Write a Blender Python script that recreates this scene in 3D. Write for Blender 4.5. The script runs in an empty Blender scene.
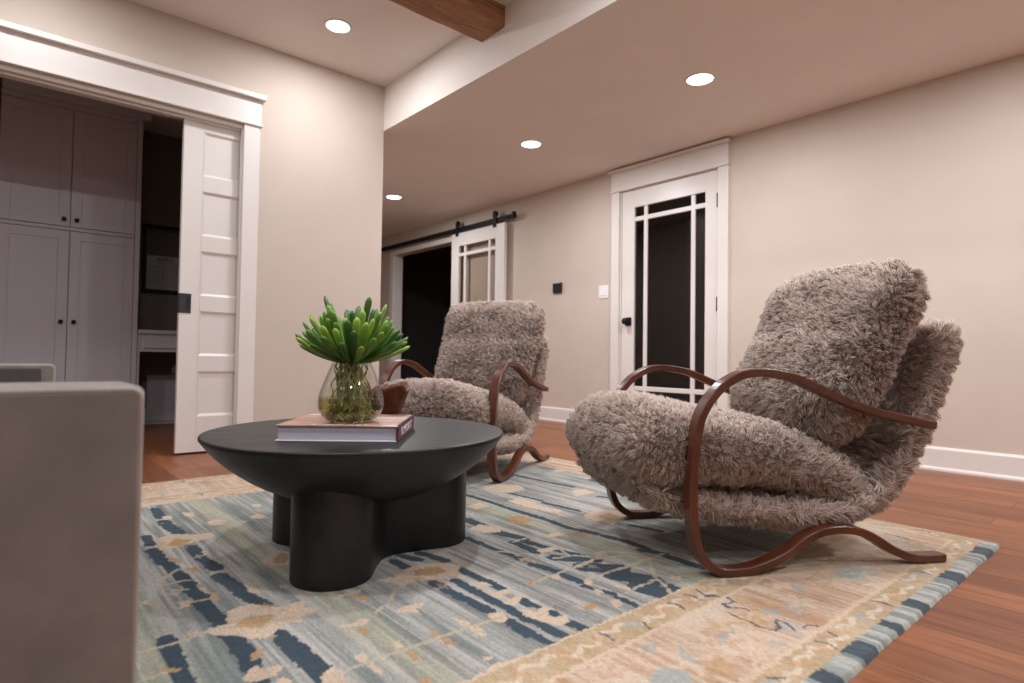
import bpy, math, random
import numpy as np
from mathutils import Matrix, Vector
from mathutils.kdtree import KDTree
S = bpy.context.scene
COL = S.collection
random.seed(7)
RNG = np.random.default_rng(11)

# ------------------------------------------------------------------ camera
def cam_rot(yaw, pitch, roll):
    f = Vector((math.cos(yaw)*math.cos(pitch), math.sin(yaw)*math.cos(pitch), math.sin(pitch)))
    r = Vector((math.sin(yaw), -math.cos(yaw), 0)); u = r.cross(f)
    r2 = r*math.cos(roll)+u*math.sin(roll); u2 = -r*math.sin(roll)+u*math.cos(roll)
    return Matrix((r2, u2, -f)).transposed()
cd = bpy.data.cameras.new('camera'); cam = bpy.data.objects.new('camera', cd); COL.objects.link(cam)
cam.matrix_world = Matrix.Translation((0, 0, .6)) @ cam_rot(0.858127, 0.025689, 0.014161).to_4x4()
cd.sensor_width = 36; cd.lens = 599.035/1024*36; cd.clip_start = .02
cd.dof.use_dof = True; cd.dof.focus_distance = 2.05; cd.dof.aperture_fstop = 3.2
S.camera = cam
# ------------------------------------------------------------------ world, exposure
w = bpy.data.worlds.new('world'); S.world = w; w.use_nodes = True
w.node_tree.nodes['Background'].inputs[0].default_value = (.5, .45, .42, 1)
w.node_tree.nodes['Background'].inputs[1].default_value = .05
S.view_settings.view_transform = 'Standard'; S.view_settings.look = 'None'
S.view_settings.gamma = 1; S.view_settings.use_curve_mapping = False
S.view_settings.exposure = 0.0
LIGHT_W = 20.5          # watts of one recessed lamp
XR, YL, XS, HL, HH = 4.01, 3.862, 2.085, 2.217, 2.537
RH = .012               # rug thickness

# ------------------------------------------------------------------ materials
def mat(name, col, rough=.5, metal=0, spec=.5, **kw):
    m = bpy.data.materials.new(name); m.use_nodes = True
    b = m.node_tree.nodes['Principled BSDF']
    b.inputs['Base Color'].default_value = (*col, 1); b.inputs['Roughness'].default_value = rough
    b.inputs['Metallic'].default_value = metal; b.inputs['Specular IOR Level'].default_value = spec
    for k, v in kw.items(): b.inputs[k.replace('_', ' ')].default_value = v
    return m
def nd(m, t, **kw):
    n = m.node_tree.nodes.new(t)
    for k, v in kw.items(): setattr(n, k, v)
    return n
def lk(m, a, b): m.node_tree.links.new(a, b)
def coords(m, scale=(1, 1, 1), kind='Object', rot=(0, 0, 0)):
    t = nd(m, 'ShaderNodeTexCoord'); p = nd(m, 'ShaderNodeMapping')
    p.inputs['Scale'].default_value = scale; p.inputs['Rotation'].default_value = rot
    lk(m, t.outputs[kind], p.inputs['Vector']); return p.outputs['Vector']
def noise(m, vec, scale, detail=4, rough=.55, dist=0):
    n = nd(m, 'ShaderNodeTexNoise'); n.inputs['Scale'].default_value = scale
    n.inputs['Detail'].default_value = detail; n.inputs['Roughness'].default_value = rough
    n.inputs['Distortion'].default_value = dist; lk(m, vec, n.inputs['Vector']); return n.outputs['Fac']
def ramp(m, fac, stops):
    r = nd(m, 'ShaderNodeValToRGB'); e = r.color_ramp.elements
    while len(e) < len(stops): e.new(.5)
    for x, (p, c) in zip(e, stops): x.position = p; x.color = (*c, 1)
    lk(m, fac, r.inputs['Fac']); return r.outputs['Color']
def mix(m, a, b, fac, mode='MIX'):
    n = nd(m, 'ShaderNodeMix', data_type='RGBA', blend_type=mode)
    for v, i in ((fac, 0), (a, 6), (b, 7)):
        if hasattr(v, 'is_linked') or hasattr(v, 'links'): lk(m, v, n.inputs[i])
        elif i == 0: n.inputs[0].default_value = v
        else: n.inputs[i].default_value = (*v, 1)
    return n.outputs[2]
def bump(m, h, strength=.2, dist=.002):
    b = nd(m, 'ShaderNodeBump'); b.inputs['Strength'].default_value = strength; b.inputs['Distance'].default_value = dist
    lk(m, h, b.inputs['Height']); lk(m, b.outputs[0], m.node_tree.nodes['Principled BSDF'].inputs['Normal'])
def base(m, c): lk(m, c, m.node_tree.nodes['Principled BSDF'].inputs['Base Color'])
def paint(name, col, rough=.6, var=.03, bs=.08):
    m = mat(name, col, rough); v = coords(m)
    f = noise(m, v, 2.5, 3)
    base(m, ramp(m, f, [(.3, tuple(c*(1-var) for c in col)), (.7, tuple(min(1, c*(1+var)) for c in col))]))
    bump(m, noise(m, v, 260, 3), bs, .001); return m
def wood(name, dark, light, rough=.35, scale=(1, 14, 14), spec=.5):
    m = mat(name, light, rough, spec=spec); v = coords(m, scale)
    f = noise(m, v, 3, 8, .62, 1.2)
    base(m, ramp(m, f, [(.3, dark), (.62, light)]))
    bump(m, f, .15, .001); return m

M = {}
M['wall'] = paint('wall_paint', (.60, .515, .44), .75)
M['ceil'] = paint('ceiling_paint', (.80, .74, .69), .8)
M['trim'] = paint('trim_paint', (.77, .725, .685), .35, .015, .03)
M['cab'] = paint('cabinet_paint', (.62, .575, .63), .45, .02, .03)
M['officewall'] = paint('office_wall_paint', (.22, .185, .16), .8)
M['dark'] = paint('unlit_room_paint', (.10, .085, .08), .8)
M['black'] = mat('black_metal', (.008, .008, .009), .6, spec=.25)
M['blackp'] = mat('black_plastic', (.01, .01, .011), .3)
M['gunmetal'] = mat('gunmetal_plate', (.03, .032, .036), .5, .3)
M['white'] = mat('white_plastic', (.85, .84, .84), .3)
M['paper'] = paint('paper', (.72, .70, .76), .8, .02)
for k in ('black', 'blackp', 'white', 'gunmetal'):
    m = M[k]; bump(m, noise(m, coords(m), 400, 2), .05, .0005)

# floor: reddish planks running along Y
m = M['floor'] = mat('floor_planks', (.3, .12, .06), .42, spec=.4)
v = coords(m, rot=(0, 0, math.pi/2))
br = nd(m, 'ShaderNodeTexBrick'); br.offset = .37; br.offset_frequency = 3
for k, x in (('Scale', 1), ('Mortar Size', .0016), ('Mortar Smooth', .3), ('Brick Width', 1.45), ('Row Height', .135), ('Bias', 0)):
    br.inputs[k].default_value = x
br.inputs['Color1'].default_value = (0, 0, 0, 1); br.inputs['Color2'].default_value = (1, 1, 1, 1); br.inputs['Mortar'].default_value = (.5, .5, .5, 1)
lk(m, v, br.inputs['Vector'])
g = noise(m, coords(m, (16, 1.1, 1)), 2.2, 8, .65, .6)
c1 = ramp(m, g, [(.28, (.15, .050, .020)), (.5, (.245, .088, .037)), (.75, (.34, .138, .062))])
c2 = ramp(m, br.outputs['Color'], [(0, (.72, .66, .64)), (.5, (1, 1, 1)), (1, (1.18, 1.15, 1.1))])
c3 = mix(m, c1, c2, 1, 'MULTIPLY')
base(m, mix(m, c3, (.05, .02, .012), br.outputs['Fac']))
bump(m, g, .06, .001)

M['beam'] = wood('beam_wood', (.17, .075, .034), (.40, .19, .092), .65, (1, 12, 12))
M['walnut'] = wood('bentwood', (.055, .014, .007), (.115, .034, .016), .3, (3, 22, 3))
# brushed black tabletop
m = M['tab'] = mat('black_stained_wood', (.02, .02, .021), .42, spec=.45)
f = noise(m, coords(m, (2, 26, 6)), 3, 7, .65, .4)
base(m, ramp(m, f, [(.3, (.004, .004, .0045)), (.7, (.014, .0135, .014))]))
bump(m, f, .25, .001)
r_ = ramp(m, f, [(.3, (.36, .36, .36)), (.7, (.5, .5, .5))]); lk(m, r_, m.node_tree.nodes['Principled BSDF'].inputs['Roughness'])
# velvet
def velvet(name, c):
    m = mat(name, c, .9, Sheen_Weight=.6, Sheen_Roughness=.4)
    m.node_tree.nodes['Principled BSDF'].inputs['Sheen Tint'].default_value = (.9, .85, .82, 1)
    f = noise(m, coords(m), 9, 5, .6)
    base(m, ramp(m, f, [(.3, tuple(x*.82 for x in c)), (.7, tuple(x*1.15 for x in c))]))
    bump(m, noise(m, coords(m), 500, 2), .2, .001); return m
M['velvet'] = velvet('grey_velvet', (.175, .155, .143))
M['velvetpipe'] = velvet('grey_velvet_piping', (.30, .26, .24))
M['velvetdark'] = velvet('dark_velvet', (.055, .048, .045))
# fur
def fur_mat(name, lo, hi):
    m = mat(name, hi, .85, spec=.15, Sheen_Weight=.25)
    a = nd(m, 'ShaderNodeAttribute', attribute_name='tuft')
    base(m, mix(m, lo, hi, a.outputs['Fac'])); 
    t = nd(m, 'ShaderNodeBsdfTranslucent'); t.inputs['Color'].default_value = (*hi, 1)
    ms = nd(m, 'ShaderNodeMixShader'); ms.inputs[0].default_value = .5
    out = m.node_tree.nodes['Material Output']
    lk(m, m.node_tree.nodes['Principled BSDF'].outputs[0], ms.inputs[1]); lk(m, t.outputs[0], ms.inputs[2]); lk(m, ms.outputs[0], out.inputs[0])
    return m
M['fur'] = fur_mat('taupe_sheepskin', (.80, .61, .52), (.99, .855, .765))
# glass
def thin_glass(name, tint, rough=.02, ior=1.45, extra=0.):
    m = bpy.data.materials.new(name); m.use_nodes = True; nt = m.node_tree; nt.nodes.clear()
    o = nd(m, 'ShaderNodeOutputMaterial'); t = nd(m, 'ShaderNodeBsdfTransparent'); t.inputs[0].default_value = (*tint, 1)
    gl = nd(m, 'ShaderNodeBsdfGlossy'); gl.inputs['Roughness'].default_value = rough
    lw = nd(m, 'ShaderNodeLayerWeight'); lw.inputs['Blend'].default_value = .5      # symmetric for front and back faces
    fr = nd(m, 'ShaderNodeMath', operation='POWER'); lk(m, lw.outputs['Facing'], fr.inputs[0]); fr.inputs[1].default_value = 4.5
    sc = nd(m, 'ShaderNodeMath', operation='MULTIPLY_ADD'); lk(m, fr.outputs[0], sc.inputs[0]); sc.inputs[1].default_value = .75; sc.inputs[2].default_value = .035+(ior-1.33)*.1; fr = sc
    ms = nd(m, 'ShaderNodeMixShader')
    if extra:
        ad = nd(m, 'ShaderNodeMath', operation='ADD', use_clamp=True); ad.inputs[1].default_value = extra
        lk(m, fr.outputs[0], ad.inputs[0]); lk(m, ad.outputs[0], ms.inputs[0])
    else: lk(m, fr.outputs[0], ms.inputs[0])
    lk(m, t.outputs[0], ms.inputs[1]); lk(m, gl.outputs[0], ms.inputs[2]); lk(m, ms.outputs[0], o.inputs[0]); return m
M['pane'] = thin_glass('window_glass', (.55, .53, .52))
M['paneclear'] = thin_glass('clear_door_glass', (.9, .88, .86))
M['vase'] = thin_glass('vase_glass', (.95, .96, .94), .02, 1.5)
M['water'] = thin_glass('vase_water', (.80, .76, .50), .02, 1.33)
M['lamp'] = mat('lamp_diffuser', (1, 1, 1), .5)
b = M['lamp'].node_tree.nodes['Principled BSDF']; b.inputs['Emission Color'].default_value = (1, .95, .88, 1); b.inputs['Emission Strength'].default_value = 6
# leaves
m = M['leaf'] = mat('succulent_leaf', (.16, .36, .04), .4, Subsurface_Weight=.0)
a = nd(m, 'ShaderNodeAttribute', attribute_name='tint')
c = ramp(m, a.outputs['Fac'], [(0, (.022, .085, .016)), (.5, (.095, .235, .022)), (1, (.32, .50, .085))])
f = noise(m, coords(m), 45, 4)
base(m, mix(m, c, ramp(m, f, [(.3, (.75, .75, .7)), (.7, (1.15, 1.15, 1.1))]), 1, 'MULTIPLY'))
m = M['root'] = mat('roots', (.2, .2, .07), .7)
base(m, ramp(m, noise(m, coords(m), 60, 4), [(.3, (.10, .10, .03)), (.5, (.32, .34, .11)), (.7, (.58, .60, .34))]))
M['bowl'] = wood('carved_red_wood', (.045, .011, .004), (.17, .05, .02), .4, (14, 14, 30))
# book
m = M['pages'] = mat('book_pages', (.5, .5, .58), .8)
base(m, ramp(m, noise(m, coords(m, (1, 1, 180)), 1.5, 5), [(.3, (.36, .36, .44)), (.7, (.60, .58, .66))]))
m = M['cover'] = mat('book_cover', (.4, .2, .15), .3)
base(m, ramp(m, noise(m, coords(m, (3, 9, 1)), 1.7, 3, .5, 1), [(.3, (.30, .11, .08)), (.5, (.50, .27, .20)), (.68, (.74, .60, .52))]))
M['spine'] = paint('book_spine', (.10, .022, .03), .4, .1)
M['ink'] = mat('white_print', (.8, .76, .76), .6)
M['inkdark'] = mat('dark_print', (.02, .02, .02), .6)

# ------------------------------------------------------------------ mesh helpers
class MB:
    def __init__(s): s.v = []; s.f = []; s.mi = []; s.sm = []
    def add(s, v, f, mi=0, smooth=False):
        o = len(s.v); s.v += [tuple(p) for p in v]; s.f += [tuple(i+o for i in q) for q in f]
        s.mi += [mi]*len(f); s.sm += [smooth]*len(f); return s
    def box(s, x0, x1, y0, y1, z0, z1, mi=0, c=0):
        if c:
            c = min(c, .49*(x1-x0), .49*(y1-y0), .49*(z1-z0))
            import itertools
            vs = []; 
            for sx, sy, sz in itertools.product((0, 1), repeat=3):
                X, Y, Z = (x0, x1)[sx], (y0, y1)[sy], (z0, z1)[sz]
                dx, dy, dz = (c, -c)[sx], (c, -c)[sy], (c, -c)[sz]
                vs += [(X, Y+dy, Z+dz), (X+dx, Y, Z+dz), (X+dx, Y+dy, Z)]
            return s.hull(vs, mi)
        v = [(x, y, z) for x in (x0, x1) for y in (y0, y1) for z in (z0, z1)]
        return s.add(v, [(0, 1, 3, 2), (4, 6, 7, 5), (0, 4, 5, 1), (2, 3, 7, 6), (0, 2, 6, 4), (1, 5, 7, 3)], mi)
    def hull(s, vs, mi=0, smooth=False):
        import bmesh
        b = bmesh.new(); [b.verts.new(p) for p in vs]
        bmesh.ops.convex_hull(b, input=b.verts); bmesh.ops.dissolve_limit(b, angle_limit=.02, verts=b.verts, edges=b.edges)
        b.verts.index_update(); v = [tuple(x.co) for x in b.verts]; f = [[q.index for q in x.verts] for x in b.faces]; b.free()
        return s.add(v, f, mi, smooth)
    def lathe(s, prof, cx=0, cy=0, n=48, mi=0, cz=0, closed=False):
        v = []; f = []
        for r, z in prof:
            for k in range(n):
                a = 2*math.pi*k/n; v.append((cx+r*math.cos(a), cy+r*math.sin(a), cz+z))
        L = len(prof)
        for i in range(L-1 if not closed else L):
            j = (i+1) % L
            for k in range(n): f.append((i*n+k, i*n+(k+1) % n, j*n+(k+1) % n, j*n+k))
        if not closed:
            f.append(tuple(range(n))[::-1]); f.append(tuple(range((L-1)*n, L*n)))
        return s.add(v, f, mi, True)
    def tube(s, pts, rad, n=8, mi=0, smooth=True):
        P = [Vector(p) for p in pts]; v = []; f = []
        rr = rad if hasattr(rad, '__len__') else [rad]*len(P)
        ref = Vector((.31, .52, .8)).normalized()
        for i, p in enumerate(P):
            t = (P[min(i+1, len(P)-1)]-P[max(i-1, 0)]).normalized()
            a = t.cross(ref); a = a.normalized() if a.length > 1e-4 else t.orthogonal().normalized()
            b = t.cross(a)
            for k in range(n):
                an = 2*math.pi*k/n; v.append(p+(a*math.cos(an)+b*math.sin(an))*rr[i])
        for i in range(len(P)-1):
            for k in range(n): f.append((i*n+k, i*n+(k+1) % n, (i+1)*n+(k+1) % n, (i+1)*n+k))
        f.append(tuple(range(n))[::-1]); f.append(tuple(range((len(P)-1)*n, len(P)*n)))
        return s.add(v, f, mi, smooth)
    def prism(s, poly, z0, z1, mi=0, smooth=False):
        n = len(poly); v = [(x, y, z0) for x, y in poly]+[(x, y, z1) for x, y in poly]
        f = [tuple(range(n))[::-1], tuple(range(n, 2*n))]
        s.add(v, f, mi, False); o = len(s.v)-2*n
        for i in range(n): s.f.append((o+i, o+(i+1) % n, o+n+(i+1) % n, o+n+i)); s.mi.append(mi); s.sm.append(smooth)
        return s
    def build(s, name, mats, parent=None, bevel=0, seg=2):
        me = bpy.data.meshes.new(name); me.from_pydata(s.v, [], s.f)
        for q in (mats if isinstance(mats, (list, tuple)) else [mats]): me.materials.append(q)
        me.polygons.foreach_set('material_index', s.mi); me.polygons.foreach_set('use_smooth', s.sm); me.update()
        return link(name, me, parent, bevel, seg)
def link(name, me, parent=None, bevel=0, seg=2):
    o = bpy.data.objects.new(name, me); COL.objects.link(o)
    if parent: o.parent = parent
    if bevel:
        b = o.modifiers.new('bevel', 'BEVEL'); b.width = bevel; b.segments = seg; b.limit_method = 'ANGLE'; b.angle_limit = math.radians(40)
        b.harden_normals = False
    return o
def np_mesh(name, V, F, mats, parent=None, smooth=True, fmi=None):
    """V (n,3), F list of arrays (m,k) with k constant per array"""
    me = bpy.data.meshes.new(name)
    loops = np.concatenate([f.ravel() for f in F]).astype(np.int32)
    tot = np.concatenate([np.full(len(f), f.shape[1]) for f in F]).astype(np.int32)
    st = np.concatenate([[0], np.cumsum(tot)[:-1]]).astype(np.int32)
    me.vertices.add(len(V)); me.loops.add(len(loops)); me.polygons.add(len(tot))
    me.vertices.foreach_set('co', V.astype(np.float32).ravel()); me.loops.foreach_set('vertex_index', loops)
    me.polygons.foreach_set('loop_start', st); me.update(calc_edges=True)
    me.polygons.foreach_set('use_smooth', np.full(len(tot), smooth))
    for q in mats: me.materials.append(q)
    if fmi is not None: me.polygons.foreach_set('material_index', fmi)
    me.update(); me.validate(); return me
def thing(name, label, cat, loc=(0, 0, 0), rz=0, group=None):
    o = bpy.data.objects.new(name, None); COL.objects.link(o); o.location = loc; o.rotation_euler = (0, 0, rz)
    o.empty_display_size = .1; return tag(o, label, cat, group)
def tag(o, label, cat, group=None):
    o['label'] = label; o['category'] = cat
    if group: o['group'] = group
    return o
def struct(o, label=None):
    o['kind'] = 'structure'
    if label: o['label'] = label
    return o
def text(body, size, name, mt, loc, rot, parent=None, depth=.0006, fit=None):
    c = bpy.data.curves.new(name, 'FONT'); c.body = body; c.size = size; c.extrude = depth; c.align_x = 'CENTER'; c.align_y = 'CENTER'
    t = bpy.data.objects.new('tmp', c); COL.objects.link(t)
    bpy.context.view_layer.update()
    me = bpy.data.meshes.new_from_object(t.evaluated_get(bpy.context.evaluated_depsgraph_get()))
    bpy.data.objects.remove(t); me.materials.clear(); me.materials.append(mt)
    if fit:
        n = len(me.vertices); co = np.empty(n*3, np.float32); me.vertices.foreach_get('co', co); co = co.reshape(-1, 3)
        for ax in (0, 1):
            lo, hi = co[:, ax].min(), co[:, ax].max(); co[:, ax] = (co[:, ax]-(lo+hi)/2)*fit[ax]/(hi-lo)
        me.vertices.foreach_set('co', co.ravel())
    o = link(name, me, parent); o.matrix_local = Matrix.Translation(loc) @ rot.to_4x4(); return o
def vnoise(x, y, seed=0, oct=3, z=None):
    """value noise in numpy, about -1..1"""
    out = 0; amp = 1; tot = 0
    for o in range(oct):
        xi = np.floor(x).astype(int); yi = np.floor(y).astype(int); fx = x-xi; fy = y-yi
        fx = fx*fx*(3-2*fx); fy = fy*fy*(3-2*fy)
        def h(a, b): 
            n = (a*374761393+b*668265263+(seed+o)*1442695041) & 0x7fffffff
            n = ((n ^ (n >> 13))*1274126177) & 0x7fffffff
            return ((n ^ (n >> 16)) & 0xffff)/32767.5-1
        out = out+amp*((h(xi, yi)*(1-fx)+h(xi+1, yi)*fx)*(1-fy)+(h(xi, yi+1)*(1-fx)+h(xi+1, yi+1)*fx)*fy)
        tot += amp; amp *= .5; x = x*2.03+7.1; y = y*2.03+3.7
    return out/tot
# ------------------------------------------------------------------ room shell
def sbox(name, m, boxes, bevel=0, label=None):
    b = MB()
    for q in boxes: b.box(*q)
    return struct(b.build(name, m, None, bevel), label)
X0, Y0, Y9 = -3.2, -2.6, 8.6
OFY = 5.75; OFH = 2.44
sbox('floor', M['floor'], [(X0-.2, XR+2.2, Y0-.2, Y9+.2, -.1, 0)], label='reddish brown wood plank floor')
sbox('ceiling', M['ceil'], [(X0-.2, XS, Y0-.2, YL+.06, HH, HH+.1)], label='pale raised ceiling over the sitting area')
sbox('ceiling', M['ceil'], [(XS, XR+.2, Y0-.2, Y9+.2, HL, HH+.1)], label='lower ceiling with bright dropped edge along the right wall')
OX0, OX1, OZ = -.72, 1.125, 2.0
sbox('wall_left', M['wall'], [(X0, OX0, YL, YL+.12, 0, HH), (OX0, OX1, YL, YL+.12, OZ, HH),
    (OX1, XS-.03, YL, YL+.035, 0, HH), (OX1, XS-.03, YL+.085, YL+.12, 0, HH), (XS-.03, XS, YL, YL+.12, 0, HH)], label='beige wall with the wide office opening')
sbox('wall_hall', M['wall'], [(XS-.1, XS, YL+.12, Y9, 0, HH)])
sbox('wall_end', M['wall'], [(XS-.1, XR+.12, Y9, Y9+.1, 0, HH)])
sbox('wall_back', M['wall'], [(X0-.1, XR+.12, Y0-.1, Y0, 0, HH)])
sbox('wall_side', M['wall'], [(X0-.1, X0, Y0, Y9, 0, HH)])
DY0, DY1, DZ = 2.335, 3.245, 2.02         # glazed door opening
BY0, BY1, BZ = 5.66, 7.06, 1.93           # barn door opening
sbox('wall_right', M['wall'], [(XR, XR+.12, Y0, DY0, 0, HL), (XR, XR+.12, DY0, DY1, DZ, HL), (XR, XR+.12, DY1, BY0, 0, HL),
    (XR, XR+.12, BY0, BY1, BZ, HL), (XR, XR+.12, BY1, Y9, 0, HL)], label='long beige wall with glazed door and barn door')
# unlit rooms behind the doors
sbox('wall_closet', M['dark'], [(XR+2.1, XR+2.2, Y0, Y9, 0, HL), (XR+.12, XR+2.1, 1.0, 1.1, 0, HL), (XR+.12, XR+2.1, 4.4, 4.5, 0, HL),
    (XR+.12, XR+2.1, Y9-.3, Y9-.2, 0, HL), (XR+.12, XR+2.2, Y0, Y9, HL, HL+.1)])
# office behind the pocket door
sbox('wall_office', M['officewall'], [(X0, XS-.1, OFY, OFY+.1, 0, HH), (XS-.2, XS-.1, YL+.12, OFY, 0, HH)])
sbox('ceiling', M['ceil'], [(X0, XS-.1, YL+.12, OFY, OFH, HH)], label='office ceiling')

# ------------------------------------------------------------------ trim
def casing_y(name, x0, x1, zt, yf, label, left=True, cap=.19):
    """door surround on the plane Y=yf facing -Y"""
    b = MB()
    b.box(x1, x1+.095, yf-.02, yf, 0, zt)
    if left: b.box(x0-.095, x0, yf-.02, yf, 0, zt)
    b.box(x0-.10, x1+.10, yf-.024, yf, zt+.012, zt+cap-.03)
    b.box(x0-.107, x1+.107, yf-.032, yf, zt-.004, zt+.012)
    b.box(x0-.12, x1+.12, yf-.055, yf, zt+cap-.03, zt+cap)
    return struct(b.build(name, M['trim'], None, .003), label)
casing_y('trim_1', OX0, OX1, 2.014, YL, 'white craftsman surround of the office opening')
# jamb lining with track slot
sbox('trim_2', M['trim'], [(OX0, OX1, YL-.001, YL+.03, OZ-.018, OZ), (OX0, OX1, YL+.09, YL+.121, OZ-.018, OZ), (OX0, OX0+.015, YL, YL+.12, 0, OZ-.018),
    (OX1-.006, OX1+.008, YL-.001, YL+.034, 0, OZ), (OX1-.006, OX1+.008, YL+.086, YL+.121, 0, OZ), (OX0, OX1, YL+.03, YL+.034, OZ-.03, OZ)], .002, 'white jamb lining of the office opening')
def casing_x(name, y0, y1, zt, xf, label, cap=.185, wy=.082):
    b = MB()
    b.box(xf-.02, xf, y0-wy, y0, 0, zt); b.box(xf-.02, xf, y1, y1+wy, 0, zt)
    b.box(xf-.024, xf, y0-wy-.002, y1+wy+.002, zt+.012, zt+cap-.022)
    b.box(xf-.032, xf, y0-wy-.009, y1+wy+.009, zt-.004, zt+.012)
    b.box(xf-.05, xf, y0-wy-.018, y1+wy+.018, zt+cap-.022, zt+cap)
    return struct(b.build(name, M['trim'], None, .003), label)
casing_x('trim_3', DY0-.005, DY1+.005, 2.02, XR, 'white craftsman surround of the glazed door')
sbox('trim_4', M['trim'], [(XR+.002, XR+.119, DY0-.002, DY0+.008, 0, DZ), (XR+.002, XR+.119, DY1-.008, DY1+.002, 0, DZ), (XR+.002, XR+.119, DY0, DY1, DZ-.01, DZ+.002)])
sbox('trim_5', M['trim'], [(XR-.018, XR, BY1, BY1+.09, 0, BZ+.06), (XR-.018, XR, BY0-.09, BY0, 0, BZ+.06), (XR-.018, XR, BY0, BY1, BZ, BZ+.06),
    (XR, XR+.12, BY1-.012, BY1, 0, BZ), (XR, XR+.12, BY0, BY0+.012, 0, BZ)], .002, 'white casing of the dark barn door opening')
def baseboard(name, axis, pl, a0, a1, sgn):
    prof = [(0, 0), (.026, 0), (.026, .010), (.022, .018), (.016, .021), (.016, .118), (.012, .126), (.006, .130), (0, .131)]
    b = MB(); n = len(prof); v = []
    for a in (a0, a1):
        for d, z in prof: v.append((pl+sgn*d, a, z) if axis == 'x' else (a, pl+sgn*d, z))
    f = [tuple(range(n)), tuple(range(n, 2*n))[::-1]]+[(i, (i+1) % n, n+(i+1) % n, n+i) for i in range(n)]
    b.add(v, f); o = struct(b.build(name, M['trim'])); return o
baseboard('baseboard_right', 'x', XR, Y0, DY0-.095, -1)['label'] = 'white baseboard right of the glazed door'
baseboard('baseboard_right', 'x', XR, DY1+.095, BY0-.09, -1)['label'] = 'white baseboard left of the glazed door'
baseboard('baseboard_hall', 'x', XR, BY1+.09, Y9, -1)
baseboard('baseboard_left', 'y', YL, OX1+.095, XS, -1)['label'] = 'white baseboard beside the office opening'
baseboard('baseboard_back', 'y', Y0, X0, XR, 1)
baseboard('baseboard_office', 'y', OFY, .8, XS-.2, -1)

# ------------------------------------------------------------------ ceiling beam
b = MB()
bm = []
n = 60
for i in range(n+1):
    x = X0+(XS-X0)*i/n
    j = lambda k: .003*math.sin(i*1.7+k)+.002*math.sin(i*.63+2*k)
    bm.append([(x, 2.510+j(0), 2.424), (x, 2.514+j(0), 2.420+j(1)*.5), (x, 2.721+j(2), 2.420+j(3)*.5), (x, 2.726+j(2), 2.424), (x, 2.726, HH), (x, 2.510, HH)])
v = [p for r in bm for p in r]; f = [(0, 1, 2, 3, 4, 5)[::-1], tuple(n*6+k for k in range(6))]
for i in range(n):
    for k in range(6): f.append((i*6+k, i*6+(k+1) % 6, (i+1)*6+(k+1) % 6, (i+1)*6+k))
b.add(v, f)
o = struct(b.build('trim_6', M['beam']), 'dark brown timber beam across the raised ceiling')

# ------------------------------------------------------------------ recessed lamps
def downlight(x, y, z, label, r=.072, power=None):
    t = thing('recessed_light', label, 'ceiling light', (x, y, z), 0, 'recessed ceiling lights')
    b = MB(); b.lathe([(r+.012, .001), (r+.012, -.003), (r+.006, -.006), (r, -.004), (r, .001)], n=40, closed=True); b.build('trim_ring', M['white'], t)
    b = MB(); b.lathe([(r, -.0005), (r*.98, -.0035), (.002, -.0035)], n=40); b.build('diffuser', M['lamp'], t)
    l = bpy.data.lights.new('lamp', 'AREA'); l.shape = 'DISK'; l.size = 2*r*.95; l.energy = power or LIGHT_W; l.color = (.925, .935, .975); l.spread = math.radians(180)
    lo = bpy.data.objects.new('lamp', l); COL.objects.link(lo); lo.parent = t; lo.location = (0, 0, -.008)
    return t
downlight(1.483, 3.326, HH, 'round recessed light in the raised ceiling, left of the timber beam', .066, LIGHT_W*.62)
downlight(.08, 3.326, HH, 'round recessed light in the raised ceiling above the office opening', .066, LIGHT_W*.38)
for x, y, q in ((-1.35, 3.326, 'left of the office opening'), (1.483, 1.1, 'over the near end of the sitting area'), (.08, 1.1, 'over the sofa'), (-1.35, 1.1, 'left of the sofa'), (1.3, -1.1, 'behind the camera to the right'), (-.6, -1.1, 'behind the camera to the left')):
    downlight(x, y, HH, 'round recessed light in the raised ceiling '+q, .066, LIGHT_W*(.5 if x < -1.3 and y > 3 else 1))
downlight(3.036, 1.888, HL, 'largest of the three recessed lights in the low ceiling, nearest the glazed door')
downlight(3.04, 3.329, HL, 'middle of the three recessed lights in the low ceiling')
downlight(3.05, 5.407, HL, 'smallest and farthest recessed light, above the barn door')
downlight(3.04, .45, HL, 'recessed light in the low ceiling just out of view to the right')
downlight(3.04, -1.0, HL, 'recessed light in the low ceiling far out of view to the right')

# ------------------------------------------------------------------ doors
def glazed_leaf(name, w, h, z0, glass, parent=None, st=(.14, .14), th=.036):
    """leaf in local YZ plane, y from 0..w, x from 0..th"""
    t = parent
    b = MB(); y1, y2 = st[0], w-st[1]; zt = h-.145; zb = .25
    b.box(0, th, 0, y1, z0, h, c=.002); b.box(0, th, y2, w, z0, h, c=.002)
    b.box(0, th, y1, y2, zt, h, c=.002); b.box(0, th, y1, y2, z0, zb, c=.002)
    b.build('frame', M['trim'], t)
    b = MB(); q = .006
    for y in (y1+.09, y2-.09-.036): b.box(q, th-q, y, y+.036, zb, zt, c=.004)
    for z in (h-.262, .335): b.box(q+.001, th-q-.001, y1, y2, z, z+.038, c=.004)
    b.build('muntin', M['trim'], t)
    b = MB(); b.box(th/2-.002, th/2+.002, y1-.004, y2+.004, zb-.004, zt+.004); b.build('glass_pane', glass, t)
d = bpy.data.objects.new('door_1', None); COL.objects.link(d); d.location = (XR+.006, DY0+.012, 0); struct(d, 'white glazed door with black knob and border glazing bars')
glazed_leaf('door', DY1-DY0-.024, 2.008, .008, M['pane'], d, (.10, .128))
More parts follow.
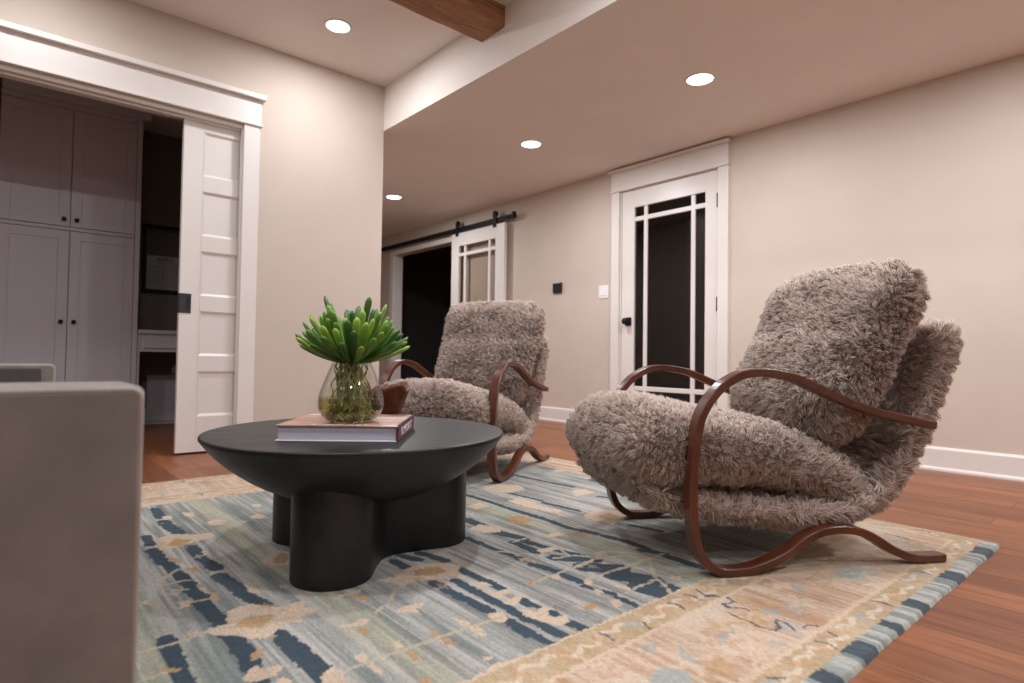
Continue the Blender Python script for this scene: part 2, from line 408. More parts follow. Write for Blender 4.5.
# knob
b = MB(); b.box(-.008, 0, .778, .842, .875, .945, c=.003)
kn = b.build('knob_plate', M['black'], d)
b = MB()
b.add([(-x, .812+r*math.cos(a), .91+r*math.sin(a)) for x, r in ((.008, .011), (.03, .010), (.034, .02), (.042, .027), (.056, .027), (.062, .021)) for a in [2*math.pi*k/20 for k in range(20)]],
      [(i*20+k, i*20+(k+1) % 20, (i+1)*20+(k+1) % 20, (i+1)*20+k) for i in range(5) for k in range(20)]+[tuple(range(100, 120))], 0, True)
b.build('knob', M['black'], d)
for z in (1.728, .958, .2):
    b = MB(); b.tube([(-.008, -.006, z), (-.008, -.006, z+.104)], .007, 10); b.build('hinge', M['black'], d)
# stair seen through the glass, in the unlit room
b = MB()
for k in range(9):
    b.box(XR+.9, XR+1.9, 2.2+.2*k, 2.4+.2*k, 0, .2*(9-k))
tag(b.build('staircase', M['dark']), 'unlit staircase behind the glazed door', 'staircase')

# pocket door
PX0, PX1 = .808, 1.72
d = bpy.data.objects.new('door_2', None); COL.objects.link(d); d.location = (PX0, YL+.043, 0); struct(d, 'white five panel pocket door slid halfway open')
b = MB(); W = PX1-PX0; TH = .036
rows = [(.223, .483), (.58, .84), (.937, 1.198), (1.296, 1.563), (1.661, 1.915)]
rows = [(.222+.358*k, .222+.358*k+.264) for k in range(5)]
sl = .108; zb = .012; H = 1.985
b.box(0, sl, 0, TH, zb, H, c=.002); b.box(W-sl, W, 0, TH, zb, H, c=.002)
zz = [zb]+[z for r in rows for z in r]+[H]
for i in range(0, len(zz), 2): b.box(sl, W-sl, 0, TH, zz[i], zz[i+1], c=.0015)
b.build('frame', M['trim'], d)
for z0, z1 in rows:
    b = MB()
    # sloped moulding and recessed flat panel
    o_ = [(sl, z0), (W-sl, z0), (W-sl, z1), (sl, z1)]; s_ = .014
    i_ = [(sl+s_, z0+s_), (W-sl-s_, z0+s_), (W-sl-s_, z1-s_), (sl+s_, z1-s_)]
    v = [(x, .001, z) for x, z in o_]+[(x, .011, z) for x, z in i_]+[(x, TH-.001, z) for x, z in o_]+[(x, TH-.011, z) for x, z in i_]
    f = [(k, (k+1) % 4, 4+(k+1) % 4, 4+k) for k in range(4)]+[(4, 5, 6, 7)]+[(8+k, 12+k, 12+(k+1) % 4, 8+(k+1) % 4) for k in range(4)]+[(15, 14, 13, 12)]
    b.add(v, f); b.build('panel', M['trim'], d)
b = MB(); pz0, pz1 = .83, .945
b.box(-.0025, .062, -.004, 0, pz0, pz0+.022, c=.001); b.box(-.0025, .062, -.004, 0, pz1-.022, pz1, c=.001)
b.box(-.0025, .036, -.004, 0, pz0+.022, pz1-.022, c=.001); b.box(.054, .062, -.004, 0, pz0+.022, pz1-.022, c=.001)
b.box(-.0025, 0, -.004, .03, pz0, pz1, c=.0005)
h = b.build('pull_plate', M['gunmetal'], d)
b = MB(); b.box(.036, .054, -.0012, -.0004, pz0+.022, pz1-.022); b.build('finger_recess', M['blackp'], h)

# barn door on its rail
t = thing('barn_door', 'white sliding barn door with border glazing bars hung from black rail', 'door', (XR-.075, 4.695, 0))
glazed_leaf('barn', .94, 1.985, .02, M['paneclear'], t, (.15, .14))
for y in (.16, .83):
    b = MB(); b.box(-.008, 0, y-.027, y+.027, 1.955, 2.125, c=.002)
    hg = b.build('hanger_strap', M['black'], t)
    b = MB()
    v = [(x, y+.036*math.cos(a), 2.095+.036*math.sin(a)) for x in (-.006, .018) for a in [2*math.pi*k/24 for k in range(24)]]
    b.add(v, [tuple(range(24)), tuple(range(24, 48))[::-1]]+[(k, 24+k, 24+(k+1) % 24, (k+1) % 24) for k in range(24)], 0)
    b.build('wheel', M['black'], hg, .003)
t = thing('barn_door_rail', 'long black sliding door rail on the right wall', 'rail', (XR-.066, 4.53, 2.03))
b = MB(); b.box(0, .008, 0, 3.2, -.027, .027, c=.002); b.build('rail_bar', M['black'], t)
for y in (.12, .9, 1.7, 2.5, 3.1):
    b = MB(); b.tube([(.008, y, 0), (.066, y, 0)], .012, 12); b.build('spacer', M['black'], t)
    b = MB(); b.tube([(-.008, y, 0), (0, y, 0)], .011, 6); b.build('bolt_head', M['black'], t)
for y in (.02, 3.16):
    b = MB(); b.box(-.03, .012, y-.015, y+.015, -.018, .04, c=.004); b.build('end_stop', M['black'], t)

# thermostat, switch
t = thing('thermostat', 'small black square thermostat on the beige wall', 'thermostat', (XR, 3.982, 1.257))
b = MB(); b.box(-.006, 0, -.052, .052, -.046, .046, c=.002); b.build('wall_plate', M['blackp'], t)
b = MB(); b.box(-.024, -.006, -.057, .057, -.048, .048); b.build('body', M['blackp'], t, .008, 3)
t = thing('light_switch', 'white double rocker light switch beside the glazed door', 'light switch', (XR, 3.425, 1.178))
b = MB(); b.box(-.006, 0, -.055, .055, -.057, .057); b.build('switch_plate', M['white'], t, .003)
for y in (-.023, .023):
    b = MB(); b.hull([(-.006, y-.016, -.033), (-.006, y+.016, -.033), (-.006, y-.016, .033), (-.006, y+.016, .033), (-.0075, y-.016, .031), (-.0075, y+.016, .031), (-.011, y-.016, -.031), (-.011, y+.016, -.031)])
    b.build('rocker', M['white'], t)

# ------------------------------------------------------------------ office furniture
CY = 5.2
def shaker(b, x0, x1, z0, z1, y):
    s = .062
    b.box(x0, x0+s, y-.02, y, z0, z1); b.box(x1-s, x1, y-.02, y, z0, z1)
    b.box(x0+s, x1-s, y-.02, y, z1-s, z1); b.box(x0+s, x1-s, y-.02, y, z0, z0+s)
    b.box(x0+s, x1-s, y-.012, y-.002, z0+s, z1-s)
for i, (cx0, lab) in enumerate(((-.01, 'tall painted office cabinet with four shaker doors and black square knobs'), (-.835, 'tall painted office cabinet further left inside the office, out of view'))):
    t = thing('tall_cabinet', lab, 'cabinet', (cx0, CY, 0), 0, 'tall office cabinets')
    b = MB(); cw = .81
    b.box(0, cw, .001, OFY-CY-.002, 0, 2.33); b.box(cw-.033, cw, -.022, .001, 0, 2.33); b.box(0, cw-.04, -.022, .001, 1.438, 1.462); b.box(0, cw-.04, -.022, .001, 2.292, 2.33); b.box(0, cw-.04, -.012, .001, 0, .09)
    b.build('body', M['cab'], t, .002)
    b = MB(); e_ = 1-i; b.box(-.0, cw+.05*e_, -.05, .3, 2.33, 2.40); b.box(0, cw+.065*e_, -.065, .3, 2.40, 2.438); b.build('crown', M['cab'], t, .01)
    for k, (x0, x1) in enumerate(((.003, .386), (.391, .774))):
        for z0, z1, kz in ((.094, 1.434, .80), (1.466, 2.288, 1.513)):
            b = MB(); shaker(b, x0, x1, z0, z1, -.003); dr = b.build('door', M['cab'], t, .0015)
            kx = x1-.034 if k == 0 else x0+.034
            b = MB(); b.box(kx-.012, kx+.012, -.048, -.036, kz-.013, kz+.013, c=.002); b.box(kx-.005, kx+.005, -.036, -.023, kz-.005, kz+.005); b.build('knob', M['black'], dr)
t = thing('desk', 'built-in painted desk beside the tall cabinet in the office', 'desk', (.822, CY+.01, 0))
b = MB(); b.box(-.018, .95, -.03, .535, .735, .765, c=.003); b.build('desktop', M['cab'], t)
b = MB(); b.box(-.018, .0, -.01, .535, 0, .735); b.box(.0, .93, -.005, .012, .60, .735); b.box(.90, .93, -.01, .535, 0, .735); b.build('body', M['cab'], t, .001)
b = MB(); b.box(.03, .87, -.022, -.006, .628, .722, c=.002); b.build('drawer', M['cab'], t)
b = MB(); b.box(.14, .9, .50, .53, .02, .405, c=.003); b.build('back_panel', M['cab'], t)
# framed board with calendar
t = thing('framed_board', 'dark framed pin board on the office wall above the desk', 'notice board', (.905, OFY-.003, 1.09))
b = MB()
for q in ((0, .6, 0, .025), (0, .6, .545, .57), (0, .025, .025, .545), (.575, .6, .025, .545)): b.box(q[0], q[1], -.025, 0, q[2], q[3], c=.002)
b.build('frame', M['black'], t)
b = MB(); b.box(.025, .575, -.01, 0, .025, .545); b.build('backing', M['dark'], t)
t = thing('calendar', 'white april wall calendar page pinned inside the dark frame', 'calendar', (.94, OFY-.015, 1.125))
b = MB(); b.box(0, .27, -.002, 0, 0, .28); b.build('page', paint('calendar_paper_shaded', (.42, .39, .40), .8), t)  # white page in a darkened grey, the office shade is put into its colour
text('APRIL', .05, 'heading', M['inkdark'], (.135, -.0025, .252), Matrix.Rotation(math.pi/2, 3, 'X'), t, fit=(.13, .026))
b = MB()
for k in range(8): b.box(.02+.0325*k, .0215+.0325*k, -.0026, -.002, .02, .225)
for k in range(6): b.box(.02, .249, -.0026, -.002, .02+.041*k, .0215+.041*k)
b.build('day_grid', M['gunmetal'], t)
# office chair mostly hidden by the pocket door
t = thing('office_chair', 'dark office chair mostly hidden behind the pocket door', 'chair', (1.32, 4.98, 0), .4)
b = MB()
for k in range(5):
    a = 2*math.pi*k/5+.63; c_, s_ = math.cos(a), math.sin(a)
    b.tube([(0, 0, .10), (.14*c_, .14*s_, .09), (.27*c_, .27*s_, .065)], [.022, .018, .013], 8)
b.lathe([(.03, .07), (.03, .40), (.012, .40)], n=20); b.build('base', M['black'], t)
for k in range(5):
    a = 2*math.pi*k/5+.63; c_, s_ = math.cos(a), math.sin(a); x, y = .27*c_, .27*s_
    b = MB()
    for sg in (-.014, .014):
        v = [(x+sg*c_+.026*math.cos(q)*(-s_)+e*c_, y+sg*s_+.026*math.cos(q)*c_+e*s_, .027+.026*math.sin(q)) for e in (-.007, .007) for q in [2*math.pi*j/16 for j in range(16)]]
        b.add(v, [tuple(range(16)), tuple(range(16, 32))[::-1]]+[(j, 16+j, 16+(j+1) % 16, (j+1) % 16) for j in range(16)])
    b.tube([(x, y, .03), (x, y, .06)], .008, 8); b.build('caster', M['blackp'], t)
b = MB(); b.box(-.24, .24, -.24, .24, .42, .50); b.build('seat', M['velvetdark'], t, .035, 4)
b = MB(); b.box(-.22, .22, -.26, -.21, .58, .92); b.build('backrest', M['velvetdark'], t, .025, 4)
b = MB(); b.box(-.025, .025, -.285, -.262, .45, .75); b.box(-.025, .025, -.285, 0, .395, .42); b.build('back_support', M['black'], t, .004)
BARS=[[[[.472,2.584],[.464,2.434]],.035],[[[.459,2.374],[.472,2.189]],.04],[[[.381,2.22],[.378,2.108]],.03],[[[.373,2.053],[.374,1.906]],.035],[[[.38,1.887],[.385,1.806]],.035],[[[.386,1.787],[.391,1.729]],.035],[[[.467,2.014],[.465,1.913],[.477,1.77]],.04],[[[.388,1.723],[.395,1.672]],.035],[[[.383,1.649],[.397,1.569]],.035],[[[.385,1.556],[.391,1.411]],.04],[[[.386,1.349],[.389,1.235],[.382,1.173]],.04],[[[.468,1.708],[.478,1.581]],.042],[[[.476,1.551],[.494,1.447]],.04],[[[.468,1.277],[.474,1.081],[.465,1.028]],.045],[[[.375,1.135],[.377,1.108]],.03],[[[.881,1.525],[.88,1.459]],.03],[[[.92,1.553],[.942,1.487]],.03],[[[.977,1.543],[.999,1.432]],.03],[[[.878,1.318],[.88,1.195],[.884,1.09]],.03],[[[.932,1.293],[.928,1.188],[.928,1.104],[.923,.993]],.03],[[[.99,1.352],[.992,1.254],[.993,1.175]],.03],[[[.886,1.029],[.875,.941]],.03],[[[.985,1.088],[.98,1.055]],.03],[[[1.533,2.06],[1.537,1.906],[1.529,1.774]],.025],[[[1.528,1.756],[1.533,1.592]],.03],[[[1.533,1.576],[1.521,1.443],[1.544,1.338]],.03],[[[1.547,1.308],[1.558,1.219],[1.542,1.085]],.03],[[[1.701,2.002],[1.719,1.787]],.02],[[[1.7,1.76],[1.72,1.581]],.025],[[[1.977,2.252],[1.989,2.096],[2.013,1.888]],.025],[[[1.965,1.695],[1.984,1.636]],.02],[[[1.306,1.752],[1.293,1.549],[1.317,1.448]],.045],[[[1.266,1.443],[1.257,1.329]],.035],[[[1.299,1.428],[1.315,1.312],[1.34,1.222]],.03],[[[1.266,1.255],[1.344,1.171]],.05],[[[1.279,1.148],[1.347,1.08]],.06],[[[1.174,1.574],[1.176,1.494]],.025],[[[1.174,1.471],[1.175,1.387],[1.182,1.282]],.025],[[[1.172,1.259],[1.186,1.175]],.025],[[[1.717,1.336],[1.741,1.226]],.025],[[[1.268,1.251],[1.339,1.173]],.05],[[[1.276,1.15],[1.333,1.075]],.07],[[[1.297,1.055],[1.333,.972]],.08],[[[1.277,.956],[1.295,.885]],.07],[[[1.341,.914],[1.329,.874]],.04],[[[1.175,1.26],[1.193,1.176]],.022],[[[1.181,1.153],[1.184,1.074]],.03],[[[1.168,1.052],[1.187,.971]],.022],[[[1.179,.95],[1.171,.873]],.022],[[[.984,1.088],[.988,1.034]],.02],[[[.985,.936],[.986,.868]],.03],[[[.926,1.03],[.926,.947],[.931,.862]],.028],[[[.883,.982],[.882,.918],[.886,.866]],.025],[[[.992,.996],[.99,.971]],.02],[[[1.522,1.14],[1.551,1.075]],.03],[[[1.538,1.07],[1.531,.937]],.035]]
MOT=[[0,[[.363,1.398],[.397,1.394],[.42,1.465],[.47,1.473],[.513,1.417],[.578,1.416],[.566,1.375],[.586,1.338],[.535,1.332],[.531,1.304],[.504,1.319],[.465,1.291],[.445,1.279],[.413,1.288],[.4,1.321],[.375,1.342],[.355,1.369]]],[0,[[.376,1.17],[.392,1.175],[.398,1.151],[.423,1.159],[.426,1.138],[.408,1.117],[.387,1.117],[.361,1.121],[.354,1.144]]],[0,[[.346,1.587],[.367,1.586],[.363,1.552],[.341,1.543]]],[0,[[.285,1.651],[.3,1.644],[.292,1.61],[.279,1.62]]],[0,[[.499,1.613],[.513,1.553],[.51,1.515],[.492,1.545]]],[0,[[.471,1.065],[.496,1.08],[.503,1.057],[.482,1.013],[.457,1.034]]],[0,[[.405,1.11],[.425,1.086],[.42,1.065],[.396,1.084]]],[1,[[.407,1.374],[.451,1.413],[.499,1.375],[.455,1.322],[.43,1.343]]],[1,[[.39,1.219],[.413,1.241],[.423,1.227],[.4,1.201],[.389,1.201]]],[1,[[.407,1.687],[.423,1.658],[.414,1.64],[.401,1.659]]],[1,[[.415,1.608],[.43,1.58],[.422,1.534],[.407,1.56]]],[1,[[.248,1.274],[.28,1.257],[.271,1.242],[.246,1.258]]],[0,[[.394,2.157],[.45,2.192],[.518,2.139],[.558,2.135],[.556,2.082],[.5,2.061],[.442,2.045],[.394,2.013],[.392,2.085]]],[0,[[.469,2.447],[.494,2.445],[.496,2.393],[.465,2.392]]],[0,[[.538,2.461],[.569,2.438],[.564,2.374],[.534,2.397]]],[0,[[.573,2.27],[.604,2.293],[.638,2.251],[.613,2.208],[.574,2.223]]],[0,[[.777,2.444],[.807,2.421],[.79,2.369],[.769,2.393]]],[0,[[.713,2.258],[.748,2.282],[.761,2.238],[.747,2.198],[.715,2.223]]],[0,[[.482,1.944],[.496,1.944],[.486,1.853],[.48,1.89]]],[0,[[.588,1.752],[.658,1.828],[.679,1.788],[.636,1.673],[.586,1.713]]],[1,[[.419,2.088],[.448,2.128],[.491,2.094],[.458,2.045],[.422,2.05]]],[1,[[.619,1.748],[.658,1.794],[.67,1.773],[.642,1.698],[.616,1.709]]],[1,[[.398,1.955],[.414,1.911],[.411,1.872],[.393,1.906]]],[1,[[.412,1.832],[.44,1.809],[.427,1.772],[.409,1.796]]],[0,[[.776,1.426],[.819,1.41],[.885,1.451],[.936,1.451],[.992,1.416],[1.013,1.379],[.956,1.318],[.903,1.324],[.856,1.354],[.8,1.338],[.798,1.374]]],[0,[[.723,1.234],[.766,1.235],[.79,1.222],[.777,1.205],[.758,1.206],[.752,1.17],[.744,1.19],[.716,1.213]]],[0,[[.579,1.234],[.614,1.23],[.633,1.24],[.651,1.225],[.635,1.207],[.612,1.207],[.582,1.22]]],[0,[[.798,1.113],[.813,1.082],[.805,1.057],[.789,1.064]]],[0,[[.793,1.048],[.816,1.042],[.814,1.013],[.794,.995],[.784,1.015]]],[0,[[.876,1.083],[.902,1.065],[.891,1.032],[.865,1.021],[.856,1.059]]],[0,[[.646,1.391],[.714,1.391],[.702,1.377],[.649,1.374]]],[0,[[.548,1.095],[.568,1.094],[.564,1.062],[.552,1.053],[.542,1.066]]],[0,[[.551,1.045],[.566,1.042],[.561,.996],[.548,1.015]]],[0,[[.635,1.097],[.647,1.093],[.639,1.061],[.629,1.07]]],[0,[[.743,.936],[.756,.921],[.749,.912],[.737,.921]]],[0,[[.713,.885],[.75,.896],[.786,.886],[.761,.873],[.752,.853],[.724,.858],[.705,.869]]],[0,[[.949,1.253],[.987,1.24],[.986,1.206],[.951,1.218]]],[0,[[.943,1.168],[.997,1.164],[1.004,1.142],[.946,1.134]]],[0,[[.941,1.109],[.991,1.113],[1.002,1.097],[.942,1.078]]],[0,[[.944,1.042],[.965,1.039],[.94,1.011],[.932,1.025]]],[0,[[.483,1.056],[.505,1.055],[.501,1.023],[.485,1.012],[.469,1.025]]],[1,[[.862,1.393],[.902,1.428],[.957,1.404],[.952,1.359],[.903,1.361]]],[1,[[.676,1.367],[.7,1.363],[.71,1.332],[.684,1.323]]],[1,[[.607,1.206],[.624,1.186],[.616,1.162],[.603,1.162]]],[1,[[.633,1.046],[.648,1.034],[.64,1.0],[.627,1.007]]],[1,[[.722,1.054],[.736,1.032],[.726,1.012],[.712,1.018]]],[1,[[.72,1.096],[.736,1.083],[.72,1.055],[.709,1.064]]],[1,[[.603,.948],[.621,.93],[.608,.91],[.592,.924]]],[1,[[1.118,1.286],[1.135,1.272],[1.108,1.254]]],[0,[[1.693,2.157],[1.769,2.152],[1.841,2.07],[1.802,1.973],[1.703,1.977],[1.652,2.063]]],[0,[[1.941,1.844],[2.026,1.828],[2.002,1.749],[1.899,1.758]]],[0,[[1.241,1.647],[1.306,1.672],[1.33,1.593],[1.308,1.551],[1.257,1.577]]],[0,[[1.667,1.522],[1.79,1.553],[1.857,1.483],[1.784,1.397],[1.678,1.382],[1.661,1.46]]],[0,[[1.272,1.345],[1.335,1.332],[1.324,1.304],[1.261,1.308]]],[0,[[1.389,1.432],[1.456,1.435],[1.453,1.396],[1.394,1.401]]],[0,[[1.388,1.218],[1.431,1.208],[1.4,1.175],[1.377,1.193]]],[0,[[1.605,1.875],[1.685,1.856],[1.652,1.717],[1.671,1.627],[1.622,1.6],[1.607,1.713],[1.6,1.797]]],[0,[[1.415,1.9],[1.496,1.917],[1.488,1.844],[1.418,1.841]]],[1,[[1.432,1.671],[1.492,1.675],[1.493,1.591],[1.431,1.575],[1.401,1.614]]],[1,[[1.713,1.486],[1.781,1.487],[1.789,1.428],[1.712,1.42]]],[1,[[1.177,1.319],[1.201,1.311],[1.186,1.29],[1.169,1.293]]],[1,[[1.503,1.398],[1.533,1.346],[1.47,1.341]]],[1,[[1.116,1.283],[1.126,1.265],[1.105,1.253]]],[0,[[.95,1.051],[.961,1.015],[.997,1.034],[1.004,1.008],[.967,.989],[.984,.969],[1.006,.965],[.987,.928],[.949,.94],[.939,.979],[.933,1.017]]],[0,[[1.147,.95],[1.175,.943],[1.154,.915],[1.126,.916]]],[0,[[1.15,1.163],[1.176,1.152],[1.155,1.124],[1.138,1.137]]],[0,[[1.203,1.084],[1.214,1.067],[1.185,1.047],[1.178,1.061]]],[0,[[1.179,1.035],[1.178,.995],[1.147,.988]]],[0,[[1.243,1.018],[1.254,.975],[1.237,.956],[1.23,.994]]],[0,[[1.408,.957],[1.427,.933],[1.404,.924],[1.388,.937]]],[1,[[1.081,.974],[1.108,.966],[1.098,.945],[1.075,.943],[1.066,.957]]],[1,[[1.077,1.177],[1.102,1.166],[1.075,1.144],[1.063,1.153]]],[1,[[.946,.901],[.972,.885],[.962,.865],[.939,.872]]]]
LIN=[[[.233,1.372],[.294,1.369],[.351,1.383],[.405,1.394],[.466,1.407]],[[.289,1.725],[.327,1.726],[.355,1.781],[.397,1.83]],[[.327,1.726],[.376,1.729],[.41,1.719]],[[.323,1.705],[.355,1.671],[.383,1.657]],[[.22,1.254],[.254,1.252]],[[.343,1.59],[.371,1.568],[.404,1.563]],[[.456,1.736],[.506,1.738]],[[.388,1.377],[.417,1.354],[.457,1.327],[.547,1.433]],[[.517,1.055],[.543,1.052],[.603,1.055],[.663,1.052],[.742,1.055],[.812,1.051],[.867,1.044]],[[.675,1.246],[.726,1.275],[.769,1.323],[.8,1.338]],[[.685,.855],[.724,.858],[.793,.852]],[[1.267,1.448],[1.334,1.448],[1.342,1.339],[1.313,1.244]],[[1.258,1.255],[1.327,1.233],[1.359,1.185]],[[1.262,1.158],[1.346,1.174],[1.433,1.195],[1.527,1.075]],[[1.33,1.074],[1.414,1.077],[1.527,1.075]],[[1.171,1.402],[1.206,1.351],[1.249,1.295]],[[1.264,1.169],[1.347,1.177],[1.431,1.143]],[[1.208,1.081],[1.352,1.079],[1.458,1.078],[1.556,1.079]],[[1.215,.957],[1.351,.967]],[[1.453,1.061],[1.355,.963],[1.336,.926],[1.297,.875]],[[1.079,1.149],[1.154,1.16],[1.264,1.169]]]
NAV=[[[1.395,.781],[1.38,.755],[1.349,.765],[1.337,.753],[1.363,.718],[1.359,.704]],[[1.315,.729],[1.303,.705],[1.306,.683],[1.299,.657],[1.304,.624],[1.326,.617],[1.349,.641],[1.363,.643],[1.362,.625],[1.343,.59]],[[1.368,.588],[1.385,.587],[1.402,.573]],[[1.358,.818],[1.38,.801]],[[1.114,.825],[1.1,.799]],[[1.248,.853],[1.258,.838],[1.248,.81]],[[1.377,.859],[1.361,.816],[1.382,.807]],[[1.39,.54],[1.381,.524]],[[1.1,.537],[1.126,.52]],[[2.334,.727],[2.332,.686],[2.325,.649]]]
BLU=[[[1.017,.765],[1.039,.757],[1.062,.749],[1.021,.729],[1.003,.739]],[[1.063,.716],[1.082,.706],[1.063,.675],[1.06,.648],[1.035,.649],[1.047,.688]],[[.938,.683],[.991,.676],[1.007,.644],[.982,.604],[.911,.662]],[[1.392,.694],[1.421,.671],[1.4,.647],[1.366,.667]],[[1.248,.609],[1.268,.582],[1.254,.571],[1.232,.589]],[[1.174,.692],[1.244,.682],[1.223,.675],[1.147,.659],[1.175,.68]],[[1.597,.717],[1.643,.697],[1.601,.679],[1.558,.69]],[[1.537,.606],[1.563,.585],[1.532,.582]],[[1.273,.484],[1.297,.484],[1.248,.466],[1.161,.464],[1.18,.476]],[[1.822,.707],[1.894,.681],[1.855,.632],[1.788,.628],[1.765,.665]],[[1.869,.545],[1.907,.524],[1.861,.516],[1.837,.527]],[[.974,.689],[1.0,.659],[1.005,.628],[.972,.62],[.919,.663]]]
# ------------------------------------------------------------------ rug
def rug():
    x0, x1, y0, y1, st = -.55, 2.52, .444, 3.115, .0045
    nx = int((x1-x0)/st)+1; ny = int((y1-y0)/st)+1
    X, Y = np.meshgrid(np.linspace(x0, x1, nx), np.linspace(y0, y1, ny), indexing='ij')
    # ragged weave: the pattern edges wander a little
    PX = X+.0045*vnoise(X*90, Y*50, 1, 2); PY = Y+.006*vnoise(X*120, Y*40, 2, 2)
    C = np.zeros((nx, ny, 3))
    def put(mask, c, a=1.): C[mask] = C[mask]*(1-a)+np.array(c)*a
    s1 = vnoise(X*38, Y*2.6, 3, 3)[..., None]; s2 = vnoise(X*9, Y*.8, 4, 2)[..., None]; s3 = vnoise(X*150, Y*5, 5, 2)[..., None]
    blue = np.array((.175, .195, .185)); pale = np.array((.48, .45, .41)); teal = np.array((.175, .235, .225)); olive = np.array((.36, .36, .25))
    k = np.clip(.5+.75*s1+.75*s3, 0, 1); C[:] = blue*(1-k)+pale*k
    k = np.clip(s2*1.4-.1, 0, 1); C[:] = C*(1-k*.55)+teal*k*.55
    for xc, wd in ((1.47, .07), (.62, .04), (.25, .05)):
        k = np.exp(-((X-xc+.02*vnoise(X*3, Y*2, 8, 1))/wd)**2)[..., None]*(.65+.3*s1); k = np.clip(k, 0, 1); C[:] = C*(1-k)+olive*k
    def poly(pts, c, a=1.):
        P = np.array(pts); lo = P.min(0)-.02; hi = P.max(0)+.02
        i0, i1 = np.clip(((np.array([lo[0], hi[0]])-x0)/st).astype(int), 0, nx); j0, j1 = np.clip(((np.array([lo[1], hi[1]])-y0)/st).astype(int), 0, ny)
        if i1 <= i0 or j1 <= j0: return
        xx = PX[i0:i1, j0:j1]; yy = PY[i0:i1, j0:j1]; ins = np.zeros(xx.shape, bool)
        for q in range(len(P)):
            ax, ay = P[q]; bx, by = P[(q+1) % len(P)]
            if ay == by: continue
            ins ^= ((ay > yy) != (by > yy)) & (xx < (bx-ax)*(yy-ay)/(by-ay)+ax)
        sub = C[i0:i1, j0:j1]; sub[ins] = sub[ins]*(1-a)+np.array(c)*a
    def line(pts, wd, c, a=1.):
        for (ax, ay), (bx, by) in zip(pts, pts[1:]):
            lo = (min(ax, bx)-wd, min(ay, by)-wd); hi = (max(ax, bx)+wd, max(ay, by)+wd)
            i0, i1 = [int(np.clip((t_-x0)/st, 0, nx)) for t_ in (lo[0], hi[0])]; j0, j1 = [int(np.clip((t_-y0)/st, 0, ny)) for t_ in (lo[1], hi[1])]
            if i1 <= i0 or j1 <= j0: continue
            xx = PX[i0:i1, j0:j1]-ax; yy = PY[i0:i1, j0:j1]-ay; dx, dy = bx-ax, by-ay; L2 = dx*dx+dy*dy+1e-9
            t_ = np.clip((xx*dx+yy*dy)/L2, 0, 1); d = np.hypot(xx-t_*dx, yy-t_*dy) < wd/2
            sub = C[i0:i1, j0:j1]; sub[d] = sub[d]*(1-a)+np.array(c)*a
    navy = (.038, .062, .083); cream = (.56, .44, .33); tan = (.42, .27, .14); brown = (.30, .17, .08)
    rr = random.Random(3)
    # unseen / lightly seen parts of the field repeat the same language
    for _ in range(70):
        bx, by = rr.uniform(-.5, 2.2), rr.uniform(1., 2.6)
        if .3 < bx < 2.15 and by < 2.6: continue
        line([(bx, by), (bx+rr.uniform(-.02, .02), by+rr.uniform(.1, .3))], .035, navy)
    for pts, wd in BARS: line(pts, wd, navy)
    for kk, pts in MOT: poly(pts, (cream, tan)[kk])
    for pts in LIN: line(pts, .011, (.47, .40, .30), .85)
    # small scattered blossoms
    for _ in range(120):
        cx, cy = rr.uniform(-.5, 2.2), rr.uniform(.95, 2.6); q = rr.uniform(.008, .02); c_ = rr.choice((cream, tan, (.5, .36, .22)))
        poly([(cx-q, cy), (cx-q*.3, cy-q*.4), (cx, cy-q*1.4), (cx+q*.4, cy-q*.3), (cx+q, cy), (cx+q*.3, cy+q*.5), (cx, cy+q*1.5), (cx-q*.4, cy+q*.4)], c_, .55)
    # borders
    gold = np.array((.40, .285, .165)); sand = np.array((.56, .43, .325)); rust = np.array((.41, .25, .155))
    def border(mask, n1=.5):
        k = np.clip(.5+1.1*s1[mask]+.8*s3[mask], 0, 1); C[mask] = sand*(1-k)+rust*k
        z = np.clip((vnoise(X[mask]*3.2, Y[mask]*3.2, 9, 2)[:, None])*2.2+.35, 0, 1); C[mask] = C[mask]*(1-z)+(np.array((.56, .45, .35))*(1-.08*s1[mask]))*z
    inner = (PY < .885) | (PY > 2.64) | (PX > 2.27) | (PX < -.29)
    border(inner)
    def guard(mask):
        k = np.clip(.45+.6*s1[mask]+.3*vnoise(X[mask]*9, Y[mask]*9, 12, 2)[:, None], 0, 1); C[mask] = gold*(1-k)+np.array((.52, .40, .27))*k
    D = np.minimum(np.minimum(PY-.49, 3.085-PY), np.minimum(2.49-PX, PX+.51))
    g1 = inner & (D > .297) & (D < .397); g2 = D < .068
    guard(g1); guard(g2)
    for dd in (.068, .297, .394): put(inner & (np.abs(D-dd) < .006), (.60, .47, .34), .8)
    # running vine in the guard bands: pale s-curves with dark tips
    def vine(x_a, y_a, dx, dy, L_, amp):
        n_ = int(L_/.11)
        for i in range(n_):
            cx, cy = x_a+dx*(i+.5)*.11, y_a+dy*(i+.5)*.11; sgn = 1 if i % 2 else -1
            pts = [(cx+dx*(t_-.5)*.1-dy*sgn*amp*math.sin(t_*6.28)*.8, cy+dy*(t_-.5)*.1+dx*sgn*amp*math.sin(t_*6.28)*.8) for t_ in np.linspace(0, 1, 9)]
            line(pts, .014, (.60, .50, .38), .8)
            poly([(cx-.012, cy-.012), (cx+.012, cy-.014), (cx+.014, cy+.012), (cx-.012, cy+.012)], (.50, .28, .14), .6)
            if i % 3 == 0: line([(cx+.02, cy-.02), (cx+.028, cy), (cx+.02, cy+.02)], .008, (.10, .10, .14), .8)
            if i % 4 == 1: poly([(cx-.02, cy-.01), (cx+.015, cy-.018), (cx+.02, cy+.01), (cx-.01, cy+.016)], (.33, .38, .36), .7)
